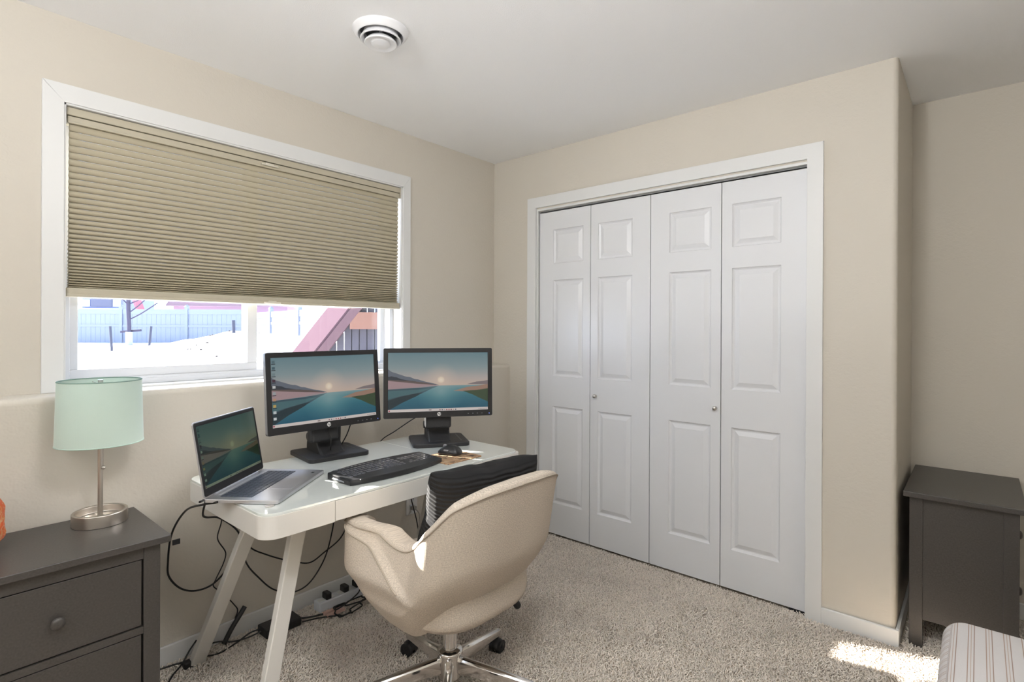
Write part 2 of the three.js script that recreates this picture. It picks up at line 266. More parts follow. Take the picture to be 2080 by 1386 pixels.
// ---------------------------------------------------------------- outdoors
{
  const th = (x, z) => {
    const right = sstep(0.4, 2.0, -z - 0.25 * Math.sin(x)), near = 0.28 + 0.72 * sstep(-16, -10.5, x);
    let h = 0.47 + 0.62 * right * near + 0.2 * sstep(-4, -7, z) * (1 - near);
    h += 0.14 * Math.exp(-(((x + 9) / 1.6) ** 2) - (((z + 1.9) / 0.8) ** 2));
    h += 0.02 * noise.noise(x * 1.3, z * 1.3, 0) + 0.012 * noise.noise(x * 5, z * 5, 2);
    if (x > -3.2) h = lerp(h, 0.5, sstep(-3.2, -2, x));
    return h;
  };
  const nx = 150, nz = 110, pos = [], idx = [];
  for (let i = 0; i <= nx; i++) for (let j = 0; j <= nz; j++) { const t = i / nx, x = -0.24 - 70 * t * t, z = 26 - 56 * (j / nz); const zz = z < 6 && z > -10 ? z : z; pos.push(x, th(x, zz), zz); }
  for (let i = 0; i < nx; i++) for (let j = 0; j < nz; j++) { const a = i * (nz + 1) + j, b = a + nz + 1; idx.push(a, b, a + 1, b, b + 1, a + 1); }
  const g = new THREE.BufferGeometry(); g.setAttribute('position', new THREE.Float32BufferAttribute(pos, 3)); g.setIndex(idx); g.computeVertexNormals();
  if (g.attributes.normal.getY(0) < 0) { for (let k = 0; k < idx.length; k += 3) { const t = idx[k + 1]; idx[k + 1] = idx[k + 2]; idx[k + 2] = t; } g.setIndex(idx); g.computeVertexNormals(); }
  struct('ground', g, M.snow, 'bright snow-covered yard outside the window', 'snow');
  // dark clods poking through the trampled snow
  for (let k = 0; k < 16; k++) {
    const x = -7.2 - 3.6 * rnd(), z = -0.75 - 1.5 * rnd() * (1 - 0.25 * rnd()), r = 0.010 + 0.014 * rnd();
    const c = new THREE.IcosahedronGeometry(r, 1); c.scale(1.5, 0.7, 1.2); c.translate(x, th(x, z) + r * 0.3, z);
    single('dirt_clod', c, phys([0.05, 0.042, 0.037], 1, { specularIntensity: 0.05 }), 'small dark clod of dirt in the snow mound by the far stake', 'dirt', 'dirt clods on the snow mound');
  }
  // vinyl fence: straight run beyond the yard and a second run to the right
  const darkenedVin = std([0.14, 0.157, 0.2], 0.6);  // white vinyl, darkened and blued in its base colour to stand for shade
  function fence(label, a, b, n, yb, yt, pickets) {
    const f = thing('vinyl_fence', label, 'fence', [a.x, 0, a.y]); const d = b.clone().sub(a), L = d.length(); f.rotation.y = Math.atan2(-d.y, d.x);
    const pg = bx(-0.065, 0.065, yb - 0.3, yt + 0.12, -0.065, 0.065), cap = new THREE.ConeGeometry(0.11, 0.09, 4); cap.rotateY(Math.PI / 4);
    for (let i = 0; i <= n; i++) { const p = part('post', pg, darkenedVin, f); p.position.x = L * i / n; const c = part('post_cap', cap, darkenedVin, p); c.position.y = yt + 0.16; }
    for (let i = 0; i < n; i++) {
      const s = L / n, x0 = s * i + 0.065, x1 = s * (i + 1) - 0.065;
      for (const [u, v] of [[yt - 0.2, yt], [yb + (yt - yb) * 0.52, yb + (yt - yb) * 0.52 + 0.1], [yb - 0.02, yb + 0.1]]) part('rail', bx(x0, x1, u, v, -0.035, 0.035), darkenedVin, f);
      const w = (x1 - x0) / pickets, kg = bx(0, w - 0.007, yb + 0.05, yt - 0.1, -0.012, 0.012);
      for (let k = 0; k < pickets; k++) { const m = part('picket', kg, darkenedVin, f); m.position.x = x0 + k * w; }
    }
  }
  const A = new THREE.Vector2(-30.0, 1.78), Bv = new THREE.Vector2(-19.9, -6.97);
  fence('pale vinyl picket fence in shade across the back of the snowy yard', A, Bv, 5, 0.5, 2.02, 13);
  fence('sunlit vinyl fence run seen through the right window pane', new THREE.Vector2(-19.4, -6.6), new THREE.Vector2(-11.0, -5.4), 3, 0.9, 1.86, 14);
  // stakes
  for (const [x, z, y0, h, tilt] of [[-16.93, -1.6, 0.5, 0.82, 0.06], [-16.1, -2.31, 0.55, 0.77, -0.08], [-8.96, -1.88, 0.85, 0.6, 0.03]]) {
    const sg = cyl(0.035, 0.035, h, 0, 0, 0, 8); sg.rotateX(tilt); sg.translate(x, y0, z);
    single('marker_stake', sg, std([0.015, 0.018, 0.035], 0.7), h > 0.8 ? 'thin dark stake left of the young tree' : h > 0.7 ? 'thin dark stake right of the young tree' : 'thin dark stake standing in the snow mound', 'stake', 'marker stakes in the yard');
  }
  // unseen square post outside, left of what the window shows, placed to narrow the sunbeam
  single('unseen_post', bx(-4.3, -4.1, 0.3, 4.2, 2.27, 2.49), std([0.6, 0.58, 0.55], 0.7), 'unseen square post left of the window view, placed to narrow the sunbeam', 'post');
  // young tree
  const tr = thing('young_tree', 'bare young tree with a white trunk guard before the fence', 'tree', [-20.12, 0.5, -2.8]);
  const bark = phys([0.05, 0.045, 0.065], 1, { specularIntensity: 0.05 });
  part('trunk', tube([[0, 0, 0], [0.01, 0.8, 0], [-0.02, 1.6, 0.02], [0.02, 2.6, 0]], 0.065, 20, 8), bark, tr);
  part('trunk_guard', cyl(0.11, 0.11, 0.62, 0, 0, 0, 12), std([0.2, 0.22, 0.27], 0.9), tr);
  part('tie', beam(V(-0.35, 0.62, 0.16), V(0.22, 0.68, -0.3), 0.07, 0.07), bark, tr);
  for (const [y, dx, dy, dz] of [[1.05, 0.6, 0.6, -0.7], [1.3, 0.5, 0.75, -0.6], [1.55, -0.5, 0.8, 0.5], [1.6, 0.7, 0.6, -0.8], [1.85, -0.3, 0.7, 0.4]]) part('branch', tube([[0, y, 0], [dx * 0.4, y + dy * 0.35, dz * 0.4], [dx, y + dy, dz]], 0.022, 10, 5), bark, tr);
  // pickup beyond the fence
  const tk = thing('pickup_truck', 'dark blue pickup front showing above the fence', 'truck', [-34.4, 0.9, -5.0], 0.86);
  const blue = phys([0.10, 0.12, 0.24], 0.4), lampM = phys([0.5, 0.55, 0.65], 0.3);
  part('body', [rb(-1.05, 1.05, 0.55, 2.2, -3.6, 0, 0.12), rb(-0.95, 0.95, 2.0, 2.75, -2.4, -0.9, 0.15)], blue, tk);
  part('bumper', rb(-1.1, 1.1, 1.2, 1.42, 0, 0.14, 0.05), lampM, tk);
  part('grille', rb(-0.55, 0.55, 1.5, 1.95, 0, 0.05, 0.03), std([0.05, 0.055, 0.09], 0.5), tk);
  for (const s of [-1, 1]) { part('headlight', rb(s * 0.78 - 0.2, s * 0.78 + 0.2, 1.52, 1.9, 0, 0.05, 0.03), lampM, tk); const w = new THREE.CylinderGeometry(0.42, 0.42, 0.3, 20); w.rotateZ(Math.PI / 2); w.translate(s * 0.9, 0.42 - 0.05, -0.7); part('wheel', w, M.dark, tk); }
  const rd = thing('garden_chair', 'red slatted lounge chair beyond the fence', 'chair', [-30.0, 1.0, -6.2], 0.8);
  const red = std([0.36, 0.07, 0.09], 0.6);
  part('backrest', beam(V(-0.5, 1.0, 0), V(-0.85, 2.0, 0), 0.1, 0.62, V(1, 0, 0)), red, rd); part('seat', rb(-0.6, 0.5, 0.98, 1.08, -0.3, 0.3), std([0.34, 0.36, 0.5], 0.6), rd);
  for (const s of [-1, 1]) { part('leg', bx(-0.5, -0.42, 0, 1, s * 0.26 - 0.04, s * 0.26 + 0.04), red, rd); part('leg', bx(0.38, 0.46, 0, 1, s * 0.26 - 0.04, s * 0.26 + 0.04), red, rd); }
  const sh = thing('long_shed', 'low brown-red building behind the fence', 'shed', [-28.4, 0.8, -9.2], 0.86);
  part('wall', bx(-2.6, 3.2, 0, 1.62, -2, 0), std([0.26, 0.16, 0.20], 0.8), sh); const rg = new THREE.CylinderGeometry(1.7, 1.7, 6.2, 3); rg.rotateZ(Math.PI / 2); rg.rotateX(Math.PI / 2 + Math.PI); rg.scale(1, 0.45, 1); rg.translate(0.3, 2.0, -1); part('roof', rg, std([0.30, 0.2, 0.24], 0.8), sh);
  // A-frame playhouse close to the right pane
  const ph = thing('playhouse', 'A-frame wooden playhouse with a mauve-brown sloping roof in the snow', 'playhouse', [-3.4, 0.9, -1.4], 0);
  const L = (x, y, z) => V(x + 3.4, y - 0.9, z + 1.4);
  const f0 = L(-3.99, 0.93, -0.89), f1 = L(-3.07, 2.48, -1.69), k0 = L(-5.63, 0.88, -1.455), k1 = L(-4.55, 2.7, -2.395);
  const slab = (a, b, c, d, t) => { const n = new THREE.Vector3().crossVectors(b.clone().sub(a), d.clone().sub(a)).normalize().multiplyScalar(t), p = [a, b, c, d], q = p.map((v) => v.clone().add(n)), o = []; const quad = (e, f, g2, h) => [e, f, g2, e, g2, h].forEach((v) => o.push(v.x, v.y, v.z)); quad(...p); quad(q[3], q[2], q[1], q[0]); for (let i = 0; i < 4; i++) quad(p[(i + 1) % 4], p[i], q[i], q[(i + 1) % 4]); const gg = new THREE.BufferGeometry(); gg.setAttribute('position', new THREE.Float32BufferAttribute(o, 3)); gg.computeVertexNormals(); gg.setAttribute('uv', new THREE.Float32BufferAttribute(new Float32Array(o.length / 3 * 2), 2)); return gg; };
  const mauve = phys([0.052, 0.03, 0.038], 1, { specularIntensity: 0.05 }), wood = std([0.10, 0.042, 0.025], 0.8);
  part('roof_panel', slab(f0, f1, k1, k0, 0.05), mauve, ph);
  const r0 = L(-2.15, 0.93, -2.5), rk0 = L(-3.4, 0.88, -3.5);
  part('roof_panel', slab(f1, r0, rk0, k1, 0.05), mauve, ph);
  part('fascia', beam(f0.clone().add(V(0.04, 0, -0.03)), f1.clone().add(V(0.04, 0, -0.03)), 0.05, 0.11, V(0.66, 0, 0.75)), phys([0.075, 0.045, 0.05], 1, { specularIntensity: 0.05 }), ph);
  const gd = V(0.75, 0, -0.66), bk = V(-0.66, 0, -0.75).multiplyScalar(0.08);
  for (let i = 0; i < 14; i++) { const a = f0.clone().addScaledVector(gd, 0.06 + i * 0.1).add(bk), t = Math.min((0.06 + (i + 0.5) * 0.1) / 1.2, 2 - (0.06 + (i + 0.5) * 0.1) / 1.2), hh = Math.max(0.05, 1.55 * t - 0.08); a.y = 0.02; part('board', beam(a.clone().addScaledVector(gd, 0.047), a.clone().addScaledVector(gd, 0.047).add(V(0, hh, 0)), 0.09, 0.02, gd), i > 8 ? std([0.10, 0.105, 0.095], 0.8) : std([0.03, 0.027, 0.036], 0.85), ph); }
  part('backing', beam(f0.clone().addScaledVector(gd, 0.9).addScaledVector(bk, 1.6).add(V(0, -0.02, 0)), f0.clone().addScaledVector(gd, 0.9).addScaledVector(bk, 1.6).add(V(0, 0.42, 0)), 1.0, 0.02, gd), std([0.03, 0.028, 0.035], 0.9), ph);
  part('crossbeam', beam(f0.clone().addScaledVector(gd, 0.46).add(V(0, 0.47, 0)), f0.clone().addScaledVector(gd, 1.1).add(V(0, 0.47, 0)), 0.06, 0.22, V(0.66, 0, 0.75)), wood, ph);
}

// ---------------------------------------------------------------- window blind
{
  const bl = thing('cellular_shade', 'tan pleated cellular shade pulled two thirds down over the window', 'blind', [0, 0, 0]);
  const z0 = 0.799, z1 = 2.298;
  part('headrail', rb(-0.052, -0.004, 2.088, 2.117, z0 - 0.004, z1 + 0.003, 0.003), M.rail, bl);
  const mid = part('top_rail', [rb(-0.048, -0.006, 2.063, 2.085, z0, z1, 0.003), rb(-0.048, -0.001, 2.058, 2.066, z0, z1, 0.002)], M.rail, bl);
  const tab = (y, z) => [rb(-0.006, 0.006, y + 0.004, y + 0.013, z - 0.02, z + 0.02, 0.003), rb(0.001, 0.010, y, y + 0.007, z - 0.04, z + 0.04, 0.003)];
  part('pull_handle', tab(2.066, 1.557), M.handle, mid);
  part('end_cap', rb(-0.05, -0.002, 2.058, 2.118, z0 - 0.006, z0 - 0.003, 0.001), M.rail, bl);
  const n = 34, hs = []; let sum = 0;
  for (let k = 0; k < n; k++) { const h = lerp(0.0245, 0.0072, Math.pow(k / (n - 1), 1.15)); hs.push(h); sum += h; }
  const top = 2.058, bot = 1.452, sc = (top - bot) / sum;
  const sh = new THREE.Shape(); sh.moveTo(-1, 0.5); sh.quadraticCurveTo(-0.25, 0.44, -0.03, 0.07); sh.quadraticCurveTo(0, 0, -0.03, -0.07); sh.quadraticCurveTo(-0.25, -0.44, -1, -0.5); sh.lineTo(-1.9, 0); sh.closePath();
  const unit = extrude(sh, z1 - z0 - 0.012, 0, 6); unit.translate(0, 0, z0 + 0.006);
  let y = top;
  hs.forEach((h0, k) => { const h = h0 * sc, m = part('pleat', unit, M.blind, bl); m.position.set(-0.009, y - h / 2, 0); m.scale.set(lerp(0.008, 0.021, k / n), h, 1); y -= h; });
  const br = part('bottom_rail', [rb(-0.042, -0.004, 1.422, 1.453, z0 - 0.003, z1 + 0.003, 0.004), rb(-0.046, 0.0, 1.419, 1.432, z0 - 0.003, z1 + 0.003, 0.003)], M.rail, bl);
  part('pull_handle', tab(1.422, 1.541), M.handle, br);
}

// ---------------------------------------------------------------- ceiling diffuser and unseen room lamp
{
  const v = thing('ceiling_air_diffuser', 'round white ceiling air diffuser with stepped rings', 'air vent', [0.80, H, 1.503]);
  const white = phys([0.82, 0.82, 0.83], 0.4);
  part('duct', lathe([[0, 0.42], [0.080, 0.42], [0.080, 0.0], [0.081, 0.0], [0.081, 0.421], [0, 0.421]], 48), M.galvanised, v);
  part('flange', lathe([[0.104, 0], [0.105, -0.003], [0.102, -0.008], [0.092, -0.020], [0.088, -0.024], [0.085, -0.0245], [0.083, -0.022], [0.082, -0.010], [0.080, 0]], 64), white, v);
  part('ring', lathe([[0.064, -0.008], [0.067, -0.022], [0.076, -0.034], [0.075, -0.0375], [0.071, -0.038], [0.063, -0.028], [0.060, -0.008], [0.064, -0.008]], 64), white, v);
  part('centre_disc', lathe([[0, -0.028], [0.038, -0.028], [0.048, -0.034], [0.060, -0.046], [0.061, -0.050], [0.057, -0.0525], [0.041, -0.048], [0.037, -0.046], [0.0345, -0.049], [0.033, -0.054], [0.0, -0.0555]].reverse(), 64), white, v);
  part('spindle', cyl(0.006, 0.006, 0.028, 0, -0.03, 0, 12), white, v);

  const cl = thing('unseen_ceiling_lamp', 'unseen flush ceiling lamp with a frosted dome, out of view, placed to light the room', 'lamp', [2.15, H, 2.05]);  // out of view, placed to light the room and the niche wall
  part('mount', lathe([[0, 0], [0.16, 0], [0.16, -0.022], [0, -0.022]].reverse(), 40), M.nickel, cl);
  part('dome', lathe([[0.155, -0.022], [0.152, -0.05], [0.13, -0.085], [0.085, -0.11], [0, -0.12]].reverse(), 40), std([0.9, 0.88, 0.82], 0.5, { emissive: lin(0.98, 0.99, 1), emissiveIntensity: 3 }), cl);
  const bulb = new THREE.PointLight(lin(0.98, 0.99, 1.0), LAMP, 0, 2); bulb.position.set(2.15, H - 0.16, 2.05); bulb.castShadow = true; bulb.shadow.radius = 8; bulb.shadow.mapSize.set(2048, 2048); bulb.name = 'unseen_ceiling_lamp_light'; scene.add(bulb);
}

// added torchiere behind the viewer, fill light thrown up on the ceiling
{
  const t = thing('added_fill_lamp', 'added black torchiere behind the viewer, out of view, fill light for the ceiling', 'lamp', [1.9, 0, 3.86]);
  part('base', lathe([[0, 0], [0.14, 0], [0.14, 0.015], [0.02, 0.03], [0, 0.03]], 40), M.black, t);
  part('pole', cyl(0.011, 0.011, 1.72, 0, 0.02, 0, 20), M.black, t);
  part('bowl', lathe([[0, 1.72], [0.04, 1.722], [0.12, 1.77], [0.165, 1.84], [0.16, 1.84], [0.115, 1.776], [0.04, 1.73], [0, 1.729]], 48), std([0.75, 0.73, 0.7], 0.5), t);
  part('bulb', (() => { const g = new THREE.SphereGeometry(0.03, 20, 14); g.translate(0, 1.765, 0); return g; })(), std([0.9, 0.9, 0.85], 0.5, { emissive: lin(0.96, 0.99, 1.03), emissiveIntensity: 4 }), t);
  const b = new THREE.PointLight(lin(0.96, 0.99, 1.03), FILL_TORCH, 0, 2); b.position.set(1.9, 1.825, 3.86); b.castShadow = true; b.shadow.radius = 3; b.shadow.mapSize.set(2048, 2048); b.name = 'added_fill_lamp_light'; scene.add(b);
}

// ---------------------------------------------------------------- nightstands
function nightstand(label, x, z, w, d, turn) {
  const t = thing('nightstand', label, 'nightstand', [x, 0, z], turn, 'dark grey nightstands'); const h = 0.645, p = 0.045, f = d / 2 - 0.02, s = w / 2 - 0.025;
  part('tabletop', rb(-w / 2, w / 2, h - 0.022, h, -d / 2, d / 2, 0.003), M.stain, t);
  for (const sx of [-1, 1]) for (const sz of [-1, 1]) { const cx = sx * (s - p / 2), cz = sz * (f - p / 2); part('leg', rb(cx - p / 2, cx + p / 2, 0, h - 0.022, cz - p / 2, cz + p / 2, 0.002), M.stain, t); }
  for (const sx of [-1, 1]) part('side_panel', bx(sx > 0 ? s - 0.02 : -s + 0.006, sx > 0 ? s - 0.006 : -s + 0.02, 0.12, h - 0.022, -f + p, f - p), M.stain, t);
  part('back_panel', bx(-s + p, s - p, 0.12, h - 0.022, -f + 0.004, -f + 0.012), M.stain, t);
  part('top_rail', bx(-s + p, s - p, 0.583, h - 0.022, f - 0.03, f - 0.004), M.stain, t);
  part('middle_rail', bx(-s + p, s - p, 0.349, 0.37, f - 0.03, f - 0.004), M.stain, t);
  part('bottom_rail', bx(-s + p, s - p, 0.118, 0.142, f - 0.03, f - 0.004), M.stain, t);
  part('shelf_board', bx(-s + p, s - p, 0.12, 0.13, -f + 0.02, f - 0.03), M.stain, t);
  for (const [a, b] of [[0.374, 0.579], [0.146, 0.345]]) {
    const dr = part('drawer', rb(-s + p + 0.004, s - p - 0.004, a, b, f - 0.03, f - 0.007, 0.0015), M.stain, t);
    const kg = lathe([[0, 0.028], [0.009, 0.0275], [0.0155, 0.024], [0.0175, 0.019], [0.015, 0.013], [0.008, 0.008], [0.0075, 0]], 28); kg.rotateX(Math.PI / 2); kg.translate(0, (a + b) / 2 - 0.006, f - 0.008);
    part('knob', kg, M.stain, dr);
  }
  return t;
}
nightstand('dark grey two-drawer nightstand carrying the green lamp', 0.372, 2.412, 0.56, 0.405, Math.PI / 2);
nightstand('dark grey nightstand standing in the niche', 2.478, -0.315, 0.58, 0.375, Math.PI / 2);

// ---------------------------------------------------------------- table lamp
{
  const l = thing('table_lamp', 'table lamp with pale mint drum shade and brushed nickel tray base', 'lamp', [0.272, 0.645, 2.255]);
  const base = lathe([[0, 0.016], [0.84, 0.016], [0.86, 0.02], [0.87, 0.038], [0.885, 0.041], [0.97, 0.041], [1, 0.038], [1, 0.002], [0.985, 0], [0, 0]].map(([r, y]) => [r, y]).reverse(), 64);
  base.scale(0.078, 1, 0.078); part('tray_base', base, M.brushed, l);
  part('pole', cyl(0.0075, 0.0075, 0.47, 0, 0.014, 0, 24), M.brushed, l);
  part('pole_foot', lathe([[0.018, 0.014], [0.017, 0.02], [0.0085, 0.024]], 24), M.brushed, l);
  const chain = part('pull_chain', cyl(0.0012, 0.0012, 0.15, 0.013, 0.19, -0.006, 6), M.brushed, l);
  const ball = new THREE.SphereGeometry(0.0068, 16, 12); ball.translate(0.013, 0.187, -0.006); part('chain_ball', ball, M.brushed, chain);
  const yb = 0.272, yt = 0.482, sg = lathe([[1.0, yb], [0.955, yt], [0.94, yt], [0.985, yb], [1.0, yb]], 80); sg.scale(0.122, 1, 0.122);
  const shade = phys([0.68, 0.80, 0.72], 0.9, { transmission: 0.3, thickness: 0, bumpMap: weave, bumpScale: 0.0002 });
  part('lamp_shade', sg, shade, l);
  const ring = (y, s) => { const p = []; for (let k = 0; k < 60; k++) { const a = k / 60 * Math.PI * 2; p.push(V(Math.cos(a) * 0.122 * s, y, Math.sin(a) * 0.122 * s)); } return tube(p, 0.002, 120, 6, true); };
  part('shade_rim', ring(yt, 0.948), std([0.22, 0.34, 0.29], 0.8), l); part('shade_rim', ring(yb, 0.995), std([0.5, 0.66, 0.58], 0.8), l);
  part('shade_spider', [tube([[-0.11, yt - 0.012, 0], [0.11, yt - 0.012, 0]], 0.0015, 4, 6), tube([[0, yt - 0.012, -0.11], [0, yt - 0.012, 0.11]], 0.0015, 4, 6)], M.brushed, l);
}
// carved salt lamp at the left edge
{
  const n = 40, m = 28, g = new THREE.SphereGeometry(1, n, m), p = g.attributes.position;
  for (let i = 0; i < p.count; i++) { const x = p.getX(i), y = p.getY(i), z = p.getZ(i), a = Math.atan2(z, x), k = (y + 1) / 2; let r = 0.066 + 0.022 * Math.pow(1 - k, 1.5); const rr = Math.pow(Math.max(0, 1 - Math.pow(Math.abs(y), 5)), 0.5); const f = 1 + 0.10 * noise.noise(Math.cos(a) * 2.2, y * 3, Math.sin(a) * 2.2) + 0.05 * Math.sin(a * 3 + y * 7); p.setXYZ(i, Math.cos(a) * r * rr * f, 0.012 + k * 0.205, Math.sin(a) * r * rr * f); }
  const sg = toCreasedNormals(g, 0.5);
  const veins = dataTex(256, (x, y) => { const v = Math.abs(tile(x + 0.1 * y, y, 7)), w = 1 - sstep(0.0, 0.14, v); return [0.93, 0.50 + 0.3 * w + 0.1 * tile(x, y, 5, 3), 0.27 + 0.4 * w]; }, 9, true);
  const s = thing('salt_lamp', 'carved orange salt lamp at the left edge of the nightstand', 'salt lamp', [0.335, 0.645, 2.575]);
  part('salt_crystal', sg, phys([0.9, 0.72, 0.6], 0.55, { map: veins }), s);
  part('wooden_base', cyl(0.06, 0.062, 0.016, 0, 0, 0, 32), std([0.16, 0.08, 0.04], 0.6), s);
}

// ---------------------------------------------------------------- desk
const DY = 0.75;
{
  const d = thing('desk', 'white glass-topped desk with splayed tapered legs', 'desk', [0.615, 0, 1.41]);
  const hx = 0.318, hz = 0.59, g0 = 0.672, g1 = DY - 0.008;
  const plate = (w, dd, r, th) => { const g = extrude(roundRect(w, dd, r), th - 0.003, 0.0015, 10); g.rotateX(-Math.PI / 2); g.translate(0, 0.0015, 0); return g; };
  const top = plate(2 * hx - 0.007, 2 * hz - 0.007, 0.05, 0.008); top.translate(0, g1, 0); part('glass_top', top, M.deskGlass, d);
  // body split where the front shows seams
  const zs = [-hz, 1.069 - 1.41, 1.767 - 1.41, hz];
  const endShape = (za, zb, r, roundHigh) => { const s = new THREE.Shape(); if (roundHigh) { s.moveTo(-hx, za); s.lineTo(hx, za); s.lineTo(hx, zb - r); s.absarc(hx - r, zb - r, r, 0, Math.PI / 2); s.lineTo(-hx + r, zb); s.absarc(-hx + r, zb - r, r, Math.PI / 2, Math.PI); } else { s.moveTo(-hx + r, za); s.absarc(-hx + r, za + r, r, -Math.PI / 2, Math.PI, true); s.lineTo(-hx, zb); s.lineTo(hx, zb); s.lineTo(hx, za + r); s.absarc(hx - r, za + r, r, 0, -Math.PI / 2, true); } s.closePath(); const g = extrude(s, g1 - g0 - 0.002, 0.001, 10); g.rotateX(Math.PI / 2); g.translate(0, g1 - 0.001, 0); return g; };
  part('end_section', endShape(zs[2] + 0.002, zs[3], 0.052, true), M.deskBody, d);
  part('end_section', endShape(zs[0], zs[1] - 0.002, 0.03, false), M.deskBody, d);
  part('drawer', rb(-hx + 0.04, hx, g0 + 0.002, g1 - 0.001, zs[1] + 0.0015, zs[2] - 0.0015, 0.0015), M.deskBody, d);
  part('frame_core', bx(-hx + 0.02, hx - 0.02, g0 + 0.012, g1 - 0.001, zs[1] - 0.05, zs[2] + 0.05), M.deskBody, d);
  part('back_rail', bx(-hx, -hx + 0.036, g0, g1 - 0.001, zs[1] - 0.001, zs[2] + 0.001), M.deskBody, d);
  const gm = cyl(0.014, 0.014, 0.003, 0.235, DY - 0.0005, 0.535, 28); const cap = part('grommet_cap', gm, M.nickel, d); cap.userData.label = 'round metal glass fixing';
  part('seam_strip', bx(-hx + 0.012, -0.08, g1 + 0.0079, g1 + 0.0084, -0.27, -0.268), std([0.5, 0.53, 0.5], 0.4), d);
  const legs = [[0.235, 1.945, 0.55, 1.835], [0.80, 1.952, 0.745, 1.785]];
  for (const m of [1, -1]) for (const [fx, fz, tx, tz] of legs) {
    const zf = m > 0 ? fz - 1.41 : -(fz - 1.41), zt = m > 0 ? tz - 1.41 : -(tz - 1.41);
    part('leg', beam(V(fx - 0.615, 0, zf), V(tx - 0.615, g0 + 0.01, zt), 0.03, 0.052, V(1, 0, 0), 0.004), M.deskBody, d);
  }
}

// ---------------------------------------------------------------- screens
const lake = (seedText, icons) => canvasTex(1024, 640, (c, w, h) => {
  let g = c.createLinearGradient(0, 0, 0, h * 0.56); g.addColorStop(0, '#6f8f98'); g.addColorStop(0.45, '#93a5a8'); g.addColorStop(0.8, '#c5b9b2'); g.addColorStop(1, '#d8c0b0'); c.fillStyle = g; c.fillRect(0, 0, w, h);
  g = c.createRadialGradient(w * 0.52, h * 0.47, 4, w * 0.52, h * 0.47, 190); g.addColorStop(0, '#fff1dc'); g.addColorStop(0.12, '#f6e0c8'); g.addColorStop(0.2, 'rgba(235,210,190,0.55)'); g.addColorStop(1, 'rgba(220,200,185,0)'); c.fillStyle = g; c.fillRect(0, 0, w, h * 0.56);
  const poly = (col, pts) => { c.fillStyle = col; c.beginPath(); pts.forEach(([x, y], i) => i ? c.lineTo(x * w, y * h) : c.moveTo(x * w, y * h)); c.closePath(); c.fill(); };
  const ridge = (x0, y0, x1, y1, n, a) => Array.from({ length: n + 1 }, (_, i) => { const t = i / n; return [lerp(x0, x1, t), lerp(y0, y1, Math.pow(t, 0.75)) + a * noise.noise(t * 9, y0 * 31, 0.5) * (1 - t)]; });
  poly('#6d7480', [...ridge(0, 0.27, 0.5, 0.55, 40, 0.05), [0, 0.56]]);
  poly('#3a4048', [...ridge(0, 0.38, 0.47, 0.55, 70, 0.03), [0, 0.5]]);
  poly('#6b5c58', [[0, 0.455], [0.2, 0.475], [0.36, 0.51], [0.48, 0.555], [0, 0.56]]);
  poly('#b3979a', [[0, 0.47], [0.1, 0.49], [0.3, 0.53], [0.5, 0.56], [0.5, 0.575], [0, 0.62]]);
  poly('#8a7e80', [[0.78, 0.55], [0.88, 0.51], [0.96, 0.5], [1, 0.485], [1, 0.56]]);
  g = c.createLinearGradient(0, h * 0.56, 0, h); g.addColorStop(0, '#8fa9ab'); g.addColorStop(0.15, '#5f929c'); g.addColorStop(0.5, '#2f7385'); g.addColorStop(1, '#1d5a73'); c.fillStyle = g; c.fillRect(0, h * 0.565, w, h);
  poly('#b3979a', [[0, 0.55], [0.5, 0.562], [0.42, 0.585], [0.2, 0.6], [0, 0.615]]);
  poly('#3c5763', [[0, 0.615], [0.3, 0.598], [0.5, 0.57], [0.42, 0.62], [0.36, 0.67], [0.28, 0.73], [0.14, 0.82], [0, 0.92]]);
  poly('#24383f', [[0, 0.80], [0.12, 0.74], [0.24, 0.70], [0.34, 0.675], [0.28, 0.735], [0.14, 0.84], [0, 0.97]]);
  poly('#4c7278', [[0, 0.64], [0.3, 0.625], [0.4, 0.62], [0.3, 0.68], [0.12, 0.73], [0, 0.78]]);
  poly('#a98775', [[0.64, 0.66], [0.78, 0.60], [0.9, 0.58], [1, 0.555], [1, 0.66], [0.8, 0.68]]);
  poly('#3f5238', [[0.74, 0.665], [0.88, 0.655], [1, 0.63], [1, 0.86], [0.92, 0.80], [0.84, 0.73]]);
  g = c.createRadialGradient(w * 0.52, h * 0.66, 4, w * 0.52, h * 0.66, 260); g.addColorStop(0, 'rgba(170,195,190,0.55)'); g.addColorStop(1, 'rgba(120,160,165,0)'); c.fillStyle = g; c.fillRect(w * 0.3, h * 0.565, w * 0.5, h * 0.42);
  c.fillStyle = '#e6dbd6'; c.fillRect(0, h * 0.95, w, h * 0.05);
  c.fillStyle = '#b4485c'; c.fillRect(10, h * 0.962, 14, 12);
  ['#7a4a58', '#5a5a66', '#c0b0b4', '#a03a48', '#b0464e', '#7d3840', '#c8a8a0', '#444450'].forEach((k, i) => { c.fillStyle = k; c.beginPath(); c.arc(w * 0.51 + i * 23, h * 0.975, 6, 0, 7); c.fill(); });
  c.fillStyle = '#8c7c7a'; c.fillRect(w * 0.4, h * 0.965, 26, 9); c.fillStyle = '#9a908e'; for (let i = 0; i < 6; i++) c.fillRect(w * 0.9 + i * 15, h * 0.968, 10, 7);
  if (icons) ['#5c757c', '#44626c', '#7c9094', '#4a2c3c', '#d8dad8', '#a8b0b2', '#c89a78', '#cfb060', '#d4dcdc', '#e0e6e6'].forEach((k, i) => { c.fillStyle = k; const y = 30 + i * 57; c.fillRect(16, y, 26, 24); c.fillStyle = '#20303a'; c.fillRect(12, y + 28, 34, 7); });
});
const lakeA = lake('a', true), lakeB = lake('b', false);
const screenMat = (map, k, tint = [1, 1, 1]) => new THREE.MeshStandardMaterial({ color: lin(0.012, 0.012, 0.014), roughness: 0.25, emissive: lin(...tint), emissiveMap: map, emissiveIntensity: k });
